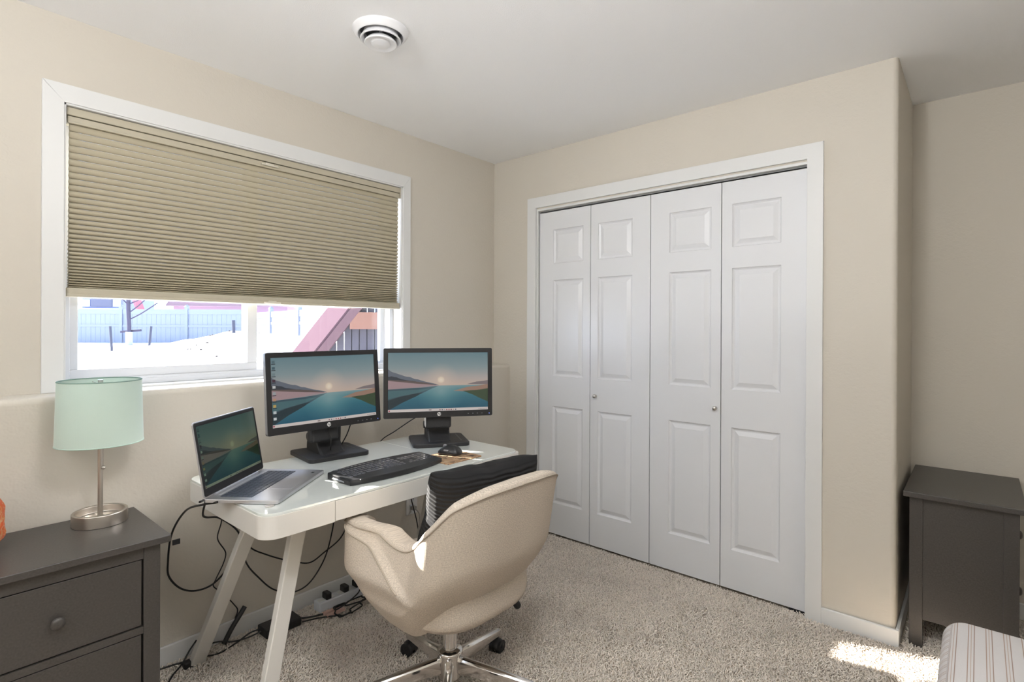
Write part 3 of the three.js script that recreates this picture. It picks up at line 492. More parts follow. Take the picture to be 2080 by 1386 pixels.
const logoTex = canvasTex(256, 256, (c) => { c.fillStyle = '#0c0c0e'; c.fillRect(0, 0, 256, 256); c.fillStyle = '#e8e8e6'; c.beginPath(); c.arc(128, 128, 120, 0, 7); c.fill(); c.fillStyle = '#141416'; c.font = 'italic bold 170px sans-serif'; c.textAlign = 'center'; c.textBaseline = 'middle'; c.fillText('hp', 126, 120); });
function screenPlane(w, h, x, y, z) { const g = new THREE.PlaneGeometry(w, h); g.translate(x, y, z); return g; }
function bezelFrame(w, h, l, b, t, depth) { const s = roundRect(w, h, 0.006), q = new THREE.Path(), x0 = -w / 2 + l, x1 = w / 2 - l, y0 = -h / 2 + b, y1 = h / 2 - t; q.moveTo(x0, y0); q.lineTo(x0, y1); q.lineTo(x1, y1); q.lineTo(x1, y0); q.closePath(); s.holes.push(q); const g = extrude(s, depth - 0.003, 0.0015, 6); g.translate(0, 0, -depth + 0.0015); return g; }
function monitor(label, base, baseTurn, c, yaw, tilt, map) {
  const m = thing('computer_monitor', label, 'monitor', base, baseTurn, 'black desktop monitors');
  const inv = new THREE.Matrix4().compose(V(...base), new THREE.Quaternion().setFromEuler(new THREE.Euler(0, baseTurn, 0)), V(1, 1, 1)).invert();
  const P = inv.clone().multiply(new THREE.Matrix4().makeTranslation(...c)).multiply(new THREE.Matrix4().makeRotationY(yaw)).multiply(new THREE.Matrix4().makeRotationX(-tilt));
  const ap = (g) => g.applyMatrix4(P), w = 0.506, h = 0.32;
  const bz = part('bezel', ap(bezelFrame(w, h, 0.018, 0.026, 0.018, 0.022)), M.black, m);
  part('screen', ap(screenPlane(w - 0.035, h - 0.043, 0, 0.004, -0.0045)), screenMat(map, 0.5), m, true);
  const back = rb(-w / 2 + 0.004, w / 2 - 0.004, -h / 2 + 0.004, h / 2 - 0.004, -0.034, -0.006, 0.008), back2 = rb(-0.15, 0.15, -0.11, 0.1, -0.052, -0.03, 0.012);
  part('rear_housing', [ap(back), ap(back2)], M.matte, m);
  const lg = new THREE.CircleGeometry(0.0092, 32); lg.translate(0.0, -h / 2 + 0.0135, 0.0006);
  const lo = part('logo_badge', ap(lg), std(0xffffff, 0.4, { map: logoTex }), bz, true); lo.userData.label = 'round white badge with slanted letters';
  for (let k = 0; k < 4; k++) part('button', ap(rb(0.135 + k * 0.022, 0.141 + k * 0.022, -h / 2 + 0.01, -h / 2 + 0.013, -0.0005, 0.001, 0.0008)), std([0.2, 0.2, 0.22], 0.4), bz);
  part('power_light', ap(rb(0.237, 0.241, -h / 2 + 0.008, -h / 2 + 0.012, -0.0005, 0.001, 0.0008)), std([0.1, 0.15, 0.6], 0.4, { emissive: lin(0.2, 0.3, 1), emissiveIntensity: 0.8 }), bz);
  // stand, in base coordinates: front is +z
  const pc = V(0, 0, 0).applyMatrix4(P), plateShape = roundRect(0.262, 0.235, 0.02), pg = extrude(plateShape, 0.012, 0.003, 8); pg.rotateX(-Math.PI / 2); pg.translate(0, 0.003, 0);
  const bp = part('base_plate', pg, M.matte, m);
  part('base_recess_rim', [rb(0.098, 0.104, 0.0155, 0.0185, -0.09, 0.075, 0.001), rb(-0.104, 0.104, 0.0155, 0.0185, -0.095, -0.089, 0.001)], M.black, bp);
  const y1 = pc.y - h / 2;
  const neck = new THREE.Shape(); neck.moveTo(-0.085, 0.012); neck.lineTo(0.075, 0.012); neck.quadraticCurveTo(0.035, 0.03, 0.02, 0.06); neck.lineTo(0.03, y1 + 0.05); neck.lineTo(-0.03, y1 + 0.07); neck.quadraticCurveTo(-0.075, y1 + 0.02, -0.075, 0.075); neck.quadraticCurveTo(-0.09, 0.05, -0.085, 0.012); neck.closePath();
  const ng = extrude(neck, 0.092, 0.008, 10); ng.rotateY(-Math.PI / 2); ng.translate(0.046, 0, 0); ng.translate(pc.x * 0.25, 0, 0);
  const nk = part('neck', ng, M.matte, m);
  const kn = new THREE.CylinderGeometry(0.018, 0.018, 0.125, 24); kn.rotateZ(Math.PI / 2); kn.translate(pc.x * 0.25, 0.08, -0.055); part('tilt_hinge', kn, M.black, nk);
  part('mount_bracket', ap(rb(-0.062, 0.062, -h / 2 - 0.058, -h / 2 + 0.06, -0.075, -0.03, 0.012)), M.matte, m);
  return m;
}
monitor('black desktop monitor with a column of icons on its screen, left of two', [0.362, DY, 1.452], 1.45, [0.457, 1.05, 1.519], 1.549, 0.091, lakeA);
monitor('black desktop monitor turned toward the closet, right of two', [0.523, DY, 0.96], 1.0, [0.613, 1.054, 1.037], 0.964, 0.047, lakeB);

// ---------------------------------------------------------------- laptop
{
  const yaw = Math.atan2(0.853 - 0.661, 1.922 - 2.074);               // front direction in the desk plane
  const cx = (0.853 + 0.642 + 0.444 + 0.661) / 4, cz = (1.922 + 1.636 + 1.777 + 2.074) / 4;
  const l = thing('laptop', 'open silver laptop on the left end of the desk', 'laptop', [cx, DY, cz], yaw);
  const w = 0.368, d = 0.238, t = 0.012;
  const deckShape = roundRect(w, d, 0.008), dg = extrude(deckShape, t - 0.004, 0.002, 6); dg.rotateX(-Math.PI / 2); dg.translate(0, 0.002 + 0.002, 0);
  const base = part('base', dg, M.silver, l); const ty = t + 0.002;
  part('rubber_foot', [rb(-0.15, -0.12, 0, 0.003, 0.07, 0.09, 0.001), rb(0.12, 0.15, 0, 0.003, 0.07, 0.09, 0.001), rb(-0.15, 0.15, 0, 0.003, -0.1, -0.09, 0.001)], M.dark, l);
  part('key_well', bx(-0.158, 0.158, ty - 0.001, ty + 0.0003, -0.083, 0.022), std([0.03, 0.035, 0.05], 0.5), l);
  const kb = part('speaker_strip', bx(-0.14, 0.14, ty, ty + 0.0006, -0.099, -0.091), std([0.75, 0.75, 0.78], 0.3, { metalness: 0.6 }), l);
  part('touchpad', rb(-0.062, 0.062, ty - 0.0005, ty + 0.0005, 0.03, 0.108, 0.0005), std([0.52, 0.52, 0.56], 0.35, { metalness: 0.7 }), l);
  part('fingerprint_reader', bx(0.138, 0.152, ty, ty + 0.0005, 0.088, 0.098), M.dark, l);
  const key = rb(-0.0085, 0.0085, 0, 0.0016, -0.0077, 0.0077, 0.0012, 1), keyM = std([0.055, 0.065, 0.09], 0.32);
  for (let r = 0; r < 6; r++) for (let c = 0; c < 16; c++) { if (r === 5 && c >= 4 && c <= 8) { if (c === 4) { const k = part('key', key, keyM, l); k.position.set(-0.148 + 6 * 0.0197, ty, -0.0745 + r * 0.0177); k.scale.x = 5.6; } continue; } const k = part('key', key, keyM, l); k.position.set(-0.148 + c * 0.0197, ty, -0.0745 + r * 0.0177); }
  // lid, hinged at the back edge
  const open = 0.17, Q = new THREE.Matrix4().makeTranslation(0, ty, -d / 2 + 0.004).multiply(new THREE.Matrix4().makeRotationX(-open)), lh = 0.24;
  const ap = (g) => g.applyMatrix4(Q), lidG = extrude(roundRect(w, lh, 0.008), 0.003, 0.001, 6); lidG.translate(0, lh / 2 + 0.003, -0.006);
  const lid = part('lid', ap(lidG), M.silver, l);
  const bzG = bezelFrame(w - 0.006, lh - 0.006, 0.006, 0.022, 0.009, 0.003); bzG.translate(0, lh / 2 + 0.003, 0.0005); part('screen_bezel', ap(bzG), M.black, lid);
  part('screen', ap(screenPlane(w - 0.018, lh - 0.034, 0, lh / 2 + 0.010, -0.0007)), screenMat(lakeA, 0.14, [0.72, 1.0, 0.72]), lid, true);
  const hg = new THREE.CylinderGeometry(0.006, 0.006, 0.27, 16); hg.rotateZ(Math.PI / 2); hg.translate(0, ty - 0.001, -d / 2 + 0.004); part('hinge', hg, M.silver, l);
  part('port', [rb(-w / 2 - 0.0005, -w / 2 + 0.002, 0.005, 0.009, -0.1, -0.085, 0.0005), rb(-w / 2 - 0.0005, -w / 2 + 0.002, 0.007, 0.011, -0.075, -0.06, 0.0005), rb(-w / 2 - 0.0005, -w / 2 + 0.002, 0.008, 0.011, -0.05, -0.04, 0.0005)], M.dark, base);
}

// ---------------------------------------------------------------- keyboard, mouse, pad
{
  const k = thing('computer_keyboard', 'black full-size keyboard with padded wrist rest on the desk', 'keyboard', [0.775, DY, 1.443], Math.PI / 2 + 0.035);
  const w = 0.435, pts = 40, top = [], s = new THREE.Shape();           // gently waved outline, front is +z local
  for (let i = 0; i <= pts; i++) { const x = -w / 2 + w * i / pts; s[i ? 'lineTo' : 'moveTo'](x, 0.088 - 0.016 * Math.pow(Math.abs(2 * x / w), 4) + 0.006 * Math.cos(x * 14)); }
  for (let i = pts; i >= 0; i--) { const x = -w / 2 + w * i / pts; s.lineTo(x, -0.092 + 0.018 * Math.pow(Math.abs(2 * x / w), 4) - 0.006 * Math.cos(x * 14)); }
  s.closePath();
  const g = extrude(s, 0.012, 0.004, 4); g.rotateX(-Math.PI / 2); g.translate(0, 0.004, 0);
  const pp = g.attributes.position; for (let i = 0; i < pp.count; i++) { const y = pp.getY(i), z = pp.getZ(i); if (y > 0.01) pp.setY(i, y + 0.006 * sstep(0.09, -0.09, z)); } g.computeVertexNormals();
  part('body', g, M.black, k);
  part('wrist_rest', rb(-w / 2 + 0.03, w / 2 - 0.03, 0.013, 0.02, 0.047, 0.086, 0.004), std([0.022, 0.022, 0.024], 0.5), k);
  const edge = part('side_accent', [tube([[-w / 2 + 0.001, 0.009, -0.06], [-w / 2 - 0.003, 0.009, 0], [-w / 2 + 0.002, 0.008, 0.06]], 0.004, 16, 6)], std([0.42, 0.43, 0.46], 0.3, { metalness: 0.5 }), k);
  const key = rb(-0.008, 0.008, 0, 0.0055, -0.0078, 0.0078, 0.0022, 2), keyM = phys([0.085, 0.09, 0.11], 0.16, { clearcoat: 0.6, clearcoatRoughness: 0.1 });
  const put = (x, z, sx = 1) => { const m = part('key', key, keyM, k); m.position.set(x, 0.0165 + 0.004 * sstep(0.05, -0.08, z), z); m.rotation.x = 0.05; m.scale.x = sx; };
  for (let r = 0; r < 5; r++) for (let c = 0; c < 14; c++) { const x = -0.19 + c * 0.0188 + (r % 2) * 0.004, z = -0.046 + r * 0.0186 - 0.006 * Math.cos((x + 0.07) * 16); if (r === 4 && c > 3 && c < 9) { if (c === 6) put(x, z, 5.4); } else put(x, z); }
  for (let c = 0; c < 14; c++) put(-0.19 + c * 0.0188, -0.07 - 0.006 * Math.cos((-0.12 + c * 0.0188) * 16), 0.85);
  for (let r = 0; r < 5; r++) for (let c = 0; c < 3; c++) if (!(r === 2 || (r === 3 && c !== 1))) put(0.088 + c * 0.0182, -0.044 + r * 0.0186);
  for (let r = 0; r < 5; r++) for (let c = 0; c < 4; c++) put(0.149 + c * 0.0178 - 0.003, -0.044 + r * 0.0186);

  const pat = canvasTex(512, 512, (c) => { c.fillStyle = '#a98a6c'; c.fillRect(0, 0, 512, 512); const cs = ['#cdb596', '#2e241e', '#6e5340', '#bfa384', '#46342a', '#b39a80']; for (let k2 = 0; k2 < 120; k2++) { c.fillStyle = cs[Math.floor(rnd() * 6)]; c.globalAlpha = 0.75; c.beginPath(); const x = rnd() * 512, y = rnd() * 512; c.moveTo(x, y); c.bezierCurveTo(x + 60 * rnd(), y - 80 * rnd(), x + 110 * rnd(), y + 40, x + 150 * rnd(), y + 120 * (rnd() - 0.3)); c.lineTo(x + 30 * rnd(), y + 50 * rnd()); c.closePath(); c.fill(); } c.globalAlpha = 1; c.strokeStyle = '#a9784c'; c.lineWidth = 10; c.strokeRect(5, 5, 502, 502); });
  pat.wrapS = pat.wrapT = THREE.RepeatWrapping;
  const pg = extrude(roundRect(0.178, 0.205, 0.012), 0.003, 0, 8); pg.rotateX(-Math.PI / 2); uvMetres(pg); const u = pg.attributes.uv; for (let i = 0; i < u.count; i++) u.setXY(i, u.getX(i) / 0.178 + 0.5, u.getY(i) / 0.205 + 0.5);
  pg.translate(0.80, DY, 1.13); single('mouse_pad', pg, std(0xffffff, 0.7, { map: pat }), 'brown and cream patterned mouse pad at the right of the desk', 'mouse pad', null, null, true);

  const ms = thing('computer_mouse', 'black wireless mouse on the brown mouse pad', 'mouse', [0.765, DY + 0.003, 1.105], Math.PI / 2 + 0.3);
  const mg = new THREE.SphereGeometry(1, 40, 28), mp = mg.attributes.position;
  for (let i = 0; i < mp.count; i++) { let x = mp.getX(i), y = mp.getY(i), z = mp.getZ(i); const wv = 0.035 * (1 - 0.12 * Math.cos(z * 3)); mp.setXYZ(i, Math.sign(x) * Math.pow(Math.abs(x), 0.8) * wv, y < 0 ? Math.max(y * 0.012, -0.008) + 0.008 : 0.008 + y * (0.033 - 0.010 * z * z + 0.006 * z), Math.sign(z) * Math.pow(Math.abs(z), 0.85) * 0.056); }
  mg.computeVertexNormals(); part('shell', mg, M.black, ms);
  const wh = new THREE.CylinderGeometry(0.009, 0.009, 0.007, 20); wh.rotateZ(Math.PI / 2); wh.translate(0, 0.034, -0.026); part('scroll_wheel', wh, std([0.25, 0.25, 0.27], 0.3), ms);
  part('side_button', rb(-0.036, -0.032, 0.02, 0.026, -0.012, 0.012, 0.001), std([0.12, 0.12, 0.13], 0.3), ms);
}

// ---------------------------------------------------------------- office chair
{
  const ch = thing('office_chair', 'beige linen swivel tub chair with a chrome star base', 'chair', [1.10, 0, 1.41], 0);
  const keys = [[0, 0.83], [28, 0.825], [46, 0.79], [58, 0.71], [70, 0.635], [82, 0.615], [96, 0.625], [114, 0.652], [128, 0.66], [140, 0.635], [148, 0.575]];
  const rimY = (t) => { t = Math.abs(t); for (let i = 0; i + 1 < keys.length; i++) if (t <= keys[i + 1][0]) { const u = (t - keys[i][0]) / (keys[i + 1][0] - keys[i][0]); const p0 = keys[Math.max(0, i - 1)][1], p1 = keys[i][1], p2 = keys[i + 1][1], p3 = keys[Math.min(keys.length - 1, i + 2)][1]; return 0.5 * (2 * p1 + (p2 - p0) * u + (2 * p0 - 5 * p1 + 4 * p2 - p3) * u * u + (3 * p1 - p0 - 3 * p2 + p3) * u * u * u); } return keys[keys.length - 1][1]; };
  const AX = 0.285, AZ = 0.325, NP = 2.9;
  const plan = (a) => Math.pow(Math.pow(Math.abs(Math.cos(a)) / AX, NP) + Math.pow(Math.abs(Math.sin(a)) / AZ, NP), -1 / NP);
  const botY = (t) => lerp(0.40, 0.325, sstep(35, 75, Math.abs(t)));
  function outer(t, y) {                                               // outer surface point at angle t (deg) and height y
    const a = t * Math.PI / 180, at = Math.abs(t), v = clamp((y - botY(t)) / 0.2, 0, 1);
    let r = plan(a) * (0.68 + 0.32 * Math.sin(v * Math.PI / 2));
    const rim = rimY(t), w = sstep(56, 70, at) * (1 - sstep(104, 122, at));
    r -= 0.075 * w * (1 - clamp((rim - y) / 0.20, 0, 1));               // the dip leans inward under its rim
    const line = 68 + (y - 0.49) / 0.16 * 55;                          // rear edge of the arm panel
    r += 0.020 * sstep(line - 2.5, line + 2.5, at) * sstep(0.45, 0.51, y);
    const lean = 0.16 * Math.max(0, y - 0.45) * Math.max(0, Math.cos(a)) + 0.05 * Math.max(0, y - 0.45) * Math.abs(Math.sin(a));
    return [Math.cos(a) * r + lean, y, Math.sin(a) * (r + 0.25 * lean)];
  }
  const T = 148, N = 200, no = 44, nr = 8, ni = 14, rows = [];
  for (let i = 0; i <= N; i++) {
    const t = -T + 2 * T * i / N, rim = rimY(t), b = botY(t), row = [], th = lerp(0.055, 0.078, sstep(50, 76, Math.abs(t)));
    for (let k = 0; k <= no; k++) row.push(outer(t, lerp(b, rim - 0.012, k / no)));
    const o = outer(t, rim - 0.012), a = t * Math.PI / 180, nx = -Math.cos(a), nz = -Math.sin(a);
    for (let k = 1; k <= nr; k++) { const q = k / nr * Math.PI, s = (1 - Math.cos(q)) / 2; row.push([o[0] + nx * th * s, o[1] + 0.016 * Math.pow(Math.sin(q), 0.7), o[2] + nz * th * s]); }
    for (let k = 1; k <= ni; k++) { const y = lerp(rim - 0.012, 0.44, k / ni), q = outer(t, Math.max(y, 0.45)); const s = th + 0.01 * k / ni; row.push([q[0] + nx * s, y, q[2] + nz * s]); }
    row.push([nx * -0.12, 0.40, nz * -0.12]);
    rows.push(row);
  }
  const pos = [], idx = [], uv = [], m = rows[0].length;
  rows.forEach((row, i) => row.forEach((p, k) => { pos.push(...p); uv.push((i / N) * 1.6, p[1] + (k > no + nr ? 1 : 0)); }));
  for (let i = 0; i < N; i++) for (let k = 0; k + 1 < m; k++) { const a = i * m + k, b = a + m; idx.push(a, a + 1, b, b, a + 1, b + 1); }
  for (const i of [0, N]) { const c0 = pos.length / 3; const row = rows[i]; let cx = 0, cy = 0, cz = 0; row.forEach((p) => { cx += p[0]; cy += p[1]; cz += p[2]; pos.push(...p); uv.push(p[0], p[1]); }); const cc = pos.length / 3; pos.push(cx / m, cy / m, cz / m); uv.push(0, 0); for (let k = 0; k < m; k++) { const a = c0 + k, b = c0 + (k + 1) % m; if (i === 0) idx.push(cc, b, a); else idx.push(cc, a, b); } }
  const sg = new THREE.BufferGeometry(); sg.setAttribute('position', new THREE.Float32BufferAttribute(pos, 3)); sg.setAttribute('uv', new THREE.Float32BufferAttribute(uv, 2)); sg.setIndex(idx); sg.computeVertexNormals();
  const shell = part('shell', sg, M.linen, ch, true);
  const rimPts = []; for (let i = 0; i <= 120; i++) { const t = -T + 1 + (2 * T - 2) * i / 120; const o = outer(t, rimY(t) - 0.010); rimPts.push(V(o[0] * 1.004, o[1], o[2] * 1.004)); }
  part('rim_piping', tube(rimPts, 0.0028, 260, 6), M.piping, shell);
  for (const s of [-1, 1]) { const e = []; for (let k = 0; k <= 20; k++) { const y = lerp(0.50, 0.645, k / 20), o = outer(s * (68 + (y - 0.49) / 0.16 * 55 + 2.2), y); e.push(V(o[0], o[1], o[2] + s * 0.001)); } part('arm_piping', tube(e, 0.0026, 40, 6), M.piping, shell); }
  // seat
  const sgx = new THREE.SphereGeometry(1, 48, 32), sp = sgx.attributes.position;
  const pw = (v, e) => Math.sign(v) * Math.pow(Math.abs(v), e);
  for (let i = 0; i < sp.count; i++) { const x = sp.getX(i), y = sp.getY(i), z = sp.getZ(i); sp.setXYZ(i, pw(x, 0.62) * 0.262 - 0.02, 0.415 + pw(y, 0.55) * 0.088, pw(z, 0.62) * 0.245); }
  sgx.computeVertexNormals(); part('seat_cushion', sgx, M.linen, ch);
  // lever, gas lift, star base
  part('seat_plate', rb(-0.09, 0.09, 0.312, 0.33, -0.09, 0.09, 0.004), M.black, ch);
  const lv = part('height_lever', [tube([[0.03, 0.315, -0.05], [0.06, 0.312, -0.16], [0.08, 0.305, -0.215]], 0.004, 20, 6)], M.black, ch);
  const pd = new THREE.CapsuleGeometry(0.014, 0.05, 8, 16); pd.rotateZ(0.5); pd.rotateX(0.35); pd.translate(0.10, 0.285, -0.232); part('lever_paddle', pd, M.black, lv);
  part('gas_lift', [cyl(0.025, 0.025, 0.165, 0, 0.155, 0, 32)], M.chrome, ch);
  part('hub', lathe([[0, 0.062], [0.036, 0.062], [0.038, 0.07], [0.040, 0.145], [0.046, 0.150], [0.046, 0.160], [0.040, 0.166], [0.026, 0.168]], 40), M.chrome, ch);
  const wheel = (() => { const a = new THREE.CylinderGeometry(0.026, 0.026, 0.018, 28), b = a.clone(); a.rotateX(Math.PI / 2); b.rotateX(Math.PI / 2); a.translate(0, 0.026, 0.014); b.translate(0, 0.026, -0.014); return [a, b]; });
  const hood = new THREE.SphereGeometry(0.029, 24, 14, 0, Math.PI * 2, 0, Math.PI / 2); hood.scale(1, 1, 0.9); hood.translate(0, 0.027, 0);
  for (let k = 0; k < 5; k++) {
    const a = (46 + 72 * k) * Math.PI / 180, dx = Math.cos(a), dz = Math.sin(a), L = 0.312;
    const p0 = V(dx * 0.03, 0.112, dz * 0.03), p1 = V(dx * L, 0.078, dz * L), y = p1.clone().sub(p0), len = y.length(); y.normalize();
    const side = V(-dz, 0, dx), up = new THREE.Vector3().crossVectors(y, side).multiplyScalar(-1);
    const g = new RoundedBoxGeometry(0.034, len, 0.05, 4, 0.012), q = g.attributes.position; for (let i = 0; i < q.count; i++) { const f = (q.getY(i) / len + 0.5), s = lerp(1, 0.72, f); q.setX(i, q.getX(i) * s); q.setZ(i, q.getZ(i) * lerp(1.25, 0.62, f)); }
    g.applyMatrix4(new THREE.Matrix4().makeBasis(side, y, new THREE.Vector3().crossVectors(side, y)).setPosition(p0.clone().add(p1).multiplyScalar(0.5))); g.computeVertexNormals();
    const arm = part('base_arm', toCreasedNormals(g, 0.9), M.chrome, ch);
    const sw = rnd() * 2.2, tr = (gg) => { gg.rotateY(sw); gg.translate(dx * (L - 0.012), 0, dz * (L - 0.012)); return gg; };
    const cs = part('caster', [tr(hood.clone()), tr(cyl(0.006, 0.006, 0.03, 0, 0.045, 0, 10)), ...wheel().map(tr)], M.black, arm);
  }
}
// pillow in the chair
{
  const rib = dataTex(256, (x, y) => { const v = 0.5 + 0.5 * Math.sin(y * Math.PI * 2 * 20 + 1.2 * tile(x, y, 3)); return v; }, 2.6);
  const n = 56, pos = [], idx = [], uv = [], W = 0.236;
  for (const s of [1, -1]) for (let i = 0; i <= n; i++) for (let j = 0; j <= n; j++) {
    const u = -1 + 2 * i / n, v = -1 + 2 * j / n, e = Math.pow(Math.max(0, (1 - u ** 4) * (1 - v ** 4)), 0.42);
    const pinch = 1 - 0.10 * (1 - Math.abs(u * v)) * (Math.max(Math.abs(u), Math.abs(v)) ** 4), wr = 0.006 * noise.noise(u * 3, v * 3, s) + 0.004 * noise.noise(u * 7, v * 7, s);
    pos.push(u * W * pinch, v * 0.17 * pinch + 0.008 * noise.noise(u * 2.5, 4, 1) * (v > 0 ? v : 0), s * (0.07 * e + wr * e)); uv.push(u * 0.3, v * 0.22);
  }
  for (let f = 0; f < 2; f++) for (let i = 0; i < n; i++) for (let j = 0; j < n; j++) { const a = f * (n + 1) ** 2 + i * (n + 1) + j, b = a + n + 1; f ? idx.push(a, a + 1, b, b, a + 1, b + 1) : idx.push(a, b, a + 1, b, b + 1, a + 1); }
  const g = new THREE.BufferGeometry(); g.setAttribute('position', new THREE.Float32BufferAttribute(pos, 3)); g.setAttribute('uv', new THREE.Float32BufferAttribute(uv, 2)); g.setIndex(idx); g.computeVertexNormals();
  const p = single('throw_pillow', g, phys([0.006, 0.006, 0.007], 0.8, { bumpMap: rib, bumpScale: 0.006, sheen: 0.06, sheenColor: lin(0.3, 0.3, 0.35), sheenRoughness: 0.5 }), 'black ribbed throw pillow leaning in the beige chair', 'pillow', null, null, true);
  p.position.set(1.155, 0.668, 1.32); p.rotation.order = 'YXZ'; p.rotation.set(-0.32, -Math.PI / 2 - 0.17, 0.0);
}

// ---------------------------------------------------------------- bed
{
  const stripes = canvasTex(512, 64, (c) => { c.fillStyle = '#cfcbca'; c.fillRect(0, 0, 512, 64); for (let k = 0; k < 2; k++) for (const [o, col, wd] of [[60, '#a58f82', 14], [104, '#b9a79c', 12], [146, '#9a8579', 14]]) { c.fillStyle = col; c.fillRect(k * 256 + o, 0, wd, 64); } });
  stripes.wrapS = stripes.wrapT = THREE.RepeatWrapping; stripes.repeat.set(1 / 0.072, 1 / 0.1);
  const b = thing('bed', 'bed with a white and brown striped bedspread at the lower right', 'bed', [2.93, 0, 1.62]);
  const g = new RoundedBoxGeometry(0.96, 0.42, 1.86, 8, 0.055), q = g.attributes.position; for (let i = 0; i < q.count; i++) { const x = q.getX(i), y = q.getY(i), z = q.getZ(i); if (y > 0) q.setY(i, y + 0.004 * noise.noise(x * 8, z * 8, 1)); }
  g.computeVertexNormals(); g.translate(0, 0.275, 0);
  part('bedspread', toCreasedNormals(g, 1.2), phys([1, 1, 1], 0.92, { map: stripes, bumpMap: weave, bumpScale: 0.0006 }), b);
  for (const sx of [-1, 1]) for (const sz of [-1, 1]) part('leg', cyl(0.025, 0.03, 0.1, sx * 0.4, 0, sz * 0.85, 16), M.stain, b);
}

// ---------------------------------------------------------------- outlet, power strip, cables
{
  const o = thing('wall_outlet', 'white duplex wall outlet under the desk', 'outlet', [LX, 0.338, 0.826]);
  part('cover_plate', rb(0, 0.006, -0.062, 0.062, -0.038, 0.038, 0.003), M.trim, o);
  for (const y of [0.022, -0.022]) { const f = part('socket', rb(0.005, 0.008, y - 0.015, y + 0.015, -0.015, 0.015, 0.002), M.vinyl, o); part('slot', [bx(0.0075, 0.0085, y - 0.006, y + 0.006, -0.008, -0.006), bx(0.0075, 0.0085, y - 0.005, y + 0.005, 0.006, 0.008)], M.dark, f); }
  const pl = thing('plug', 'grey plug in the lower socket of the wall outlet', 'plug', [LX + 0.008, 0.314, 0.826]);
  part('plug_body', rb(0.001, 0.028, -0.011, 0.011, -0.012, 0.012, 0.004), std([0.38, 0.36, 0.33], 0.6), pl);

  const ps = thing('power_strip', 'white power strip on the carpet against the baseboard', 'power strip', [0.235, 0, 1.31], 0);
  part('strip_body', rb(-0.028, 0.028, 0.004, 0.05, -0.13, 0.13, 0.006), M.vinyl, ps);
  for (let k = 0; k < 5; k++) part('strip_socket', rb(-0.014, 0.014, 0.049, 0.0515, -0.105 + k * 0.05, -0.077 + k * 0.05, 0.001), M.trim, ps);
  for (const [z, c, lab, col] of [[1.392, 0, 'black plug at the near end of the power strip', M.black], [1.30, 1, 'black plug in the middle of the power strip', M.black], [1.235, 2, 'black plug at the far end of the power strip', M.black]]) { const g = rb(0.220, 0.262, 0.0515, 0.082, z - 0.014, z + 0.014, 0.006); single('strip_plug', g, col, lab, 'plug', 'plugs in the power strip'); }
  const pk = std([0.62, 0.40, 0.34], 0.6);
  for (const [x, z] of [[0.30, 1.40], [0.33, 1.40]]) single('adapter_tag', rb(x - 0.008, x + 0.008, 0.012, 0.026, z - 0.045, z + 0.045, 0.003), pk, x < 0.32 ? 'pinkish flat connector nearest the power strip' : 'pinkish flat connector lying outermost on the carpet', 'connector', 'pink connectors by the power strip');
  const br = single('power_brick', rb(0.215, 0.30, 0.012, 0.048, 1.545, 1.70, 0.006), M.black, 'black laptop power brick on the carpet under the desk', 'power brick');
  const c = (name, label, pts, r = 0.0032, seg = 120) => single(name, tube(pts, r, seg, 8), M.cable, label, 'cable');
  const X = LX + 0.03;
  c('laptop_cable', 'thick black cable looping from the laptop down the wall', [[0.712, 0.757, 2.047], [0.63, 0.735, 2.06], [0.42, 0.66, 2.045], [0.27, 0.54, 2.04], [0.20, 0.42, 2.03], [X, 0.35, 2.02], [X, 0.29, 1.98], [X, 0.262, 1.93], [X, 0.262, 1.87], [X, 0.30, 1.815], [0.22, 0.38, 1.79], [0.28, 0.47, 1.80], [0.40, 0.60, 1.92], [0.50, 0.655, 2.012], [0.58, 0.73, 2.035], [0.668, 0.757, 2.082]], 0.0036, 200);
  const tg = rb(0.232, 0.236, 0.486, 0.506, 2.0, 2.026, 0.001); single('cable_tag', tg, std([0.04, 0.04, 0.045], 0.5), 'small black label clipped to the looping laptop cable', 'cable tag');
  c('monitor_cable', 'black cable sagging under the desk from the rear edge, upper of two', [[0.34, 0.67, 1.80], [0.30, 0.52, 1.79], [0.24, 0.40, 1.745], [0.21, 0.33, 1.66], [X, 0.245, 1.52], [X, 0.215, 1.44], [X, 0.24, 1.37], [0.19, 0.29, 1.29], [0.20, 0.36, 1.26], [0.24, 0.45, 1.30], [0.33, 0.67, 1.38]]);
  c('monitor_cable', 'black cable hanging lowest under the desk', [[0.34, 0.67, 1.82], [0.29, 0.50, 1.80], [0.22, 0.33, 1.75], [0.20, 0.24, 1.69], [X, 0.15, 1.61], [X, 0.108, 1.53], [X, 0.115, 1.455], [0.19, 0.20, 1.385], [0.23, 0.35, 1.36], [0.33, 0.67, 1.39]]);
  c('thin_cable', 'thin kinked black cable dropping behind the rear desk leg', [[0.37, 0.67, 1.90], [0.32, 0.56, 1.885], [0.27, 0.48, 1.88], [0.22, 0.39, 1.83], [0.21, 0.35, 1.835], [0.20, 0.29, 1.86], [X, 0.255, 1.86], [X, 0.22, 1.83], [X, 0.15, 1.78], [X, 0.12, 1.765], [X, 0.09, 1.775]], 0.0024);
  const ad = tube([[X, 0.125, 1.735], [X + 0.005, 0.09, 1.765], [X + 0.01, 0.055, 1.795], [X + 0.015, 0.01, 1.825]], 0.010, 24, 10); single('cable_adapter', ad, M.black, 'black inline adapter leaning on the baseboard behind the desk leg', 'adapter');
  c('brick_cable', 'black cable from the power brick crossing the carpet behind the leg', [[0.25, 0.03, 1.70], [0.235, 0.02, 1.75], [0.215, 0.018, 1.80], [0.195, 0.03, 1.845], [0.185, 0.03, 1.87]], 0.003);
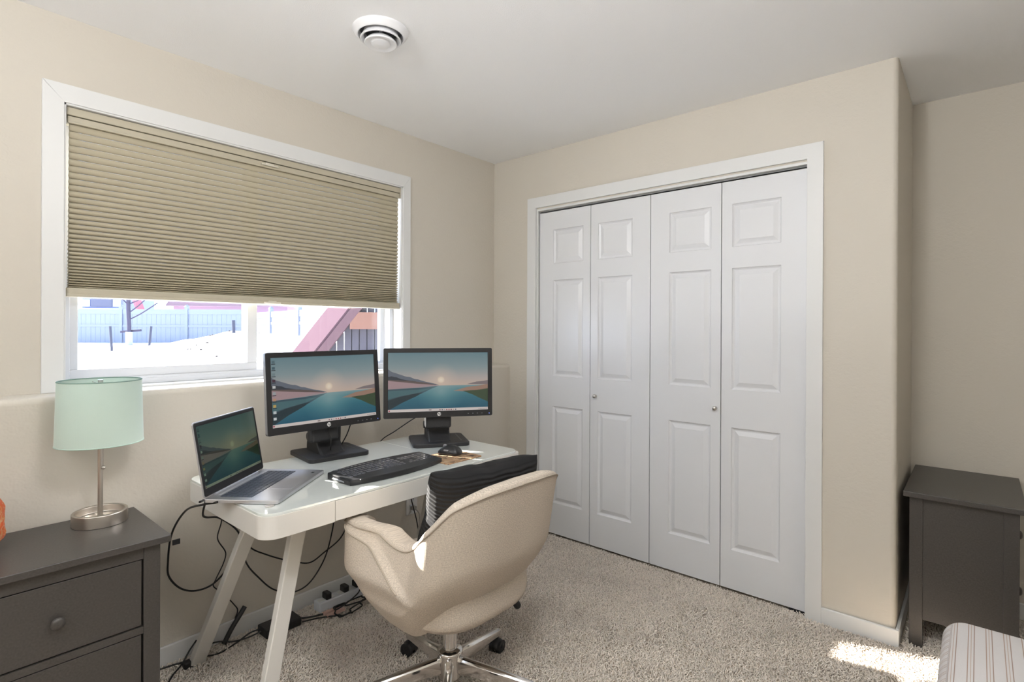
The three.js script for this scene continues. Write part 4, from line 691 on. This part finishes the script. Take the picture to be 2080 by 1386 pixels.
  c('floor_cable', 'black cable running along the baseboard toward the nightstand', [[0.24, 0.036, 1.69], [0.225, 0.03, 1.73], [0.225, 0.012, 1.79], [0.24, 0.008, 1.86], [0.22, 0.012, 1.93], [0.20, 0.012, 1.99], [0.185, 0.012, 2.06], [0.175, 0.012, 2.16], [0.175, 0.012, 2.3]], 0.0032);
  c('floor_cable', 'second black cable curving out across the carpet by the nightstand', [[0.20, 0.075, 1.93], [0.205, 0.05, 1.955], [0.225, 0.018, 1.99], [0.26, 0.012, 2.03], [0.32, 0.012, 2.07], [0.40, 0.012, 2.11]], 0.0032);
  single('cable_plug', rb(0.225, 0.255, 0.004, 0.03, 1.955, 1.99, 0.006), M.black, 'black plug lying at the foot of the rear desk leg', 'plug');
  c('strip_cable', 'black cable from the power strip to the power brick', [[0.30, 0.02, 1.445], [0.28, 0.018, 1.49], [0.255, 0.02, 1.53], [0.25, 0.025, 1.545]], 0.004);
  const loops = []; for (let k = 0; k <= 90; k++) { const a = k / 90 * Math.PI * 8; loops.push(V(0.345 + 0.035 * Math.sin(a * 0.5 + 0.3) + 0.016 * Math.sin(a), 0.02 + 0.018 * (k / 90) + 0.008 * Math.sin(a * 1.3), 1.33 + 0.085 * Math.cos(a * 0.5 + 0.2 * Math.sin(k)))); }
  single('coiled_cable', tube([V(0.30, 0.025, 1.545), V(0.315, 0.02, 1.48), ...loops, V(0.29, 0.05, 1.25), V(0.26, 0.066, 1.235)], 0.0032, 500, 6), M.cable, 'black cable folded in loose coils beside the power strip', 'cable');
  c('display_cable', 'black cable bowing behind the left monitor stand', [[0.42, 0.90, 1.50], [0.47, 0.85, 1.51], [0.45, 0.80, 1.50], [0.40, 0.775, 1.47]], 0.0026);
  c('display_cable', 'black cable slanting down right of the left monitor stand', [[0.41, 0.90, 1.37], [0.37, 0.83, 1.37], [0.31, 0.755, 1.37], [0.29, 0.70, 1.37]], 0.0026);
  c('display_cable', 'black cable trailing from the right monitor across the desk edge', [[0.50, 0.90, 1.03], [0.43, 0.86, 1.05], [0.35, 0.80, 1.09], [0.29, 0.75, 1.13], [0.275, 0.68, 1.16]], 0.0026);
  c('outlet_cord', 'black cord hanging before the wall outlet', [[0.30, 0.668, 1.03], [0.25, 0.52, 0.95], [0.21, 0.41, 0.885], [0.19, 0.34, 0.85], [0.20, 0.25, 0.83], [0.21, 0.16, 0.82]], 0.003);
  c('outlet_cord', 'cord running down from the plug in the wall outlet', [[0.178, 0.314, 0.826], [0.20, 0.29, 0.815], [0.205, 0.24, 0.815], [0.20, 0.15, 0.82], [0.2, 0.02, 0.86]], 0.003).material = std([0.36, 0.34, 0.30], 0.6);
}

renderer.render(scene, camera);
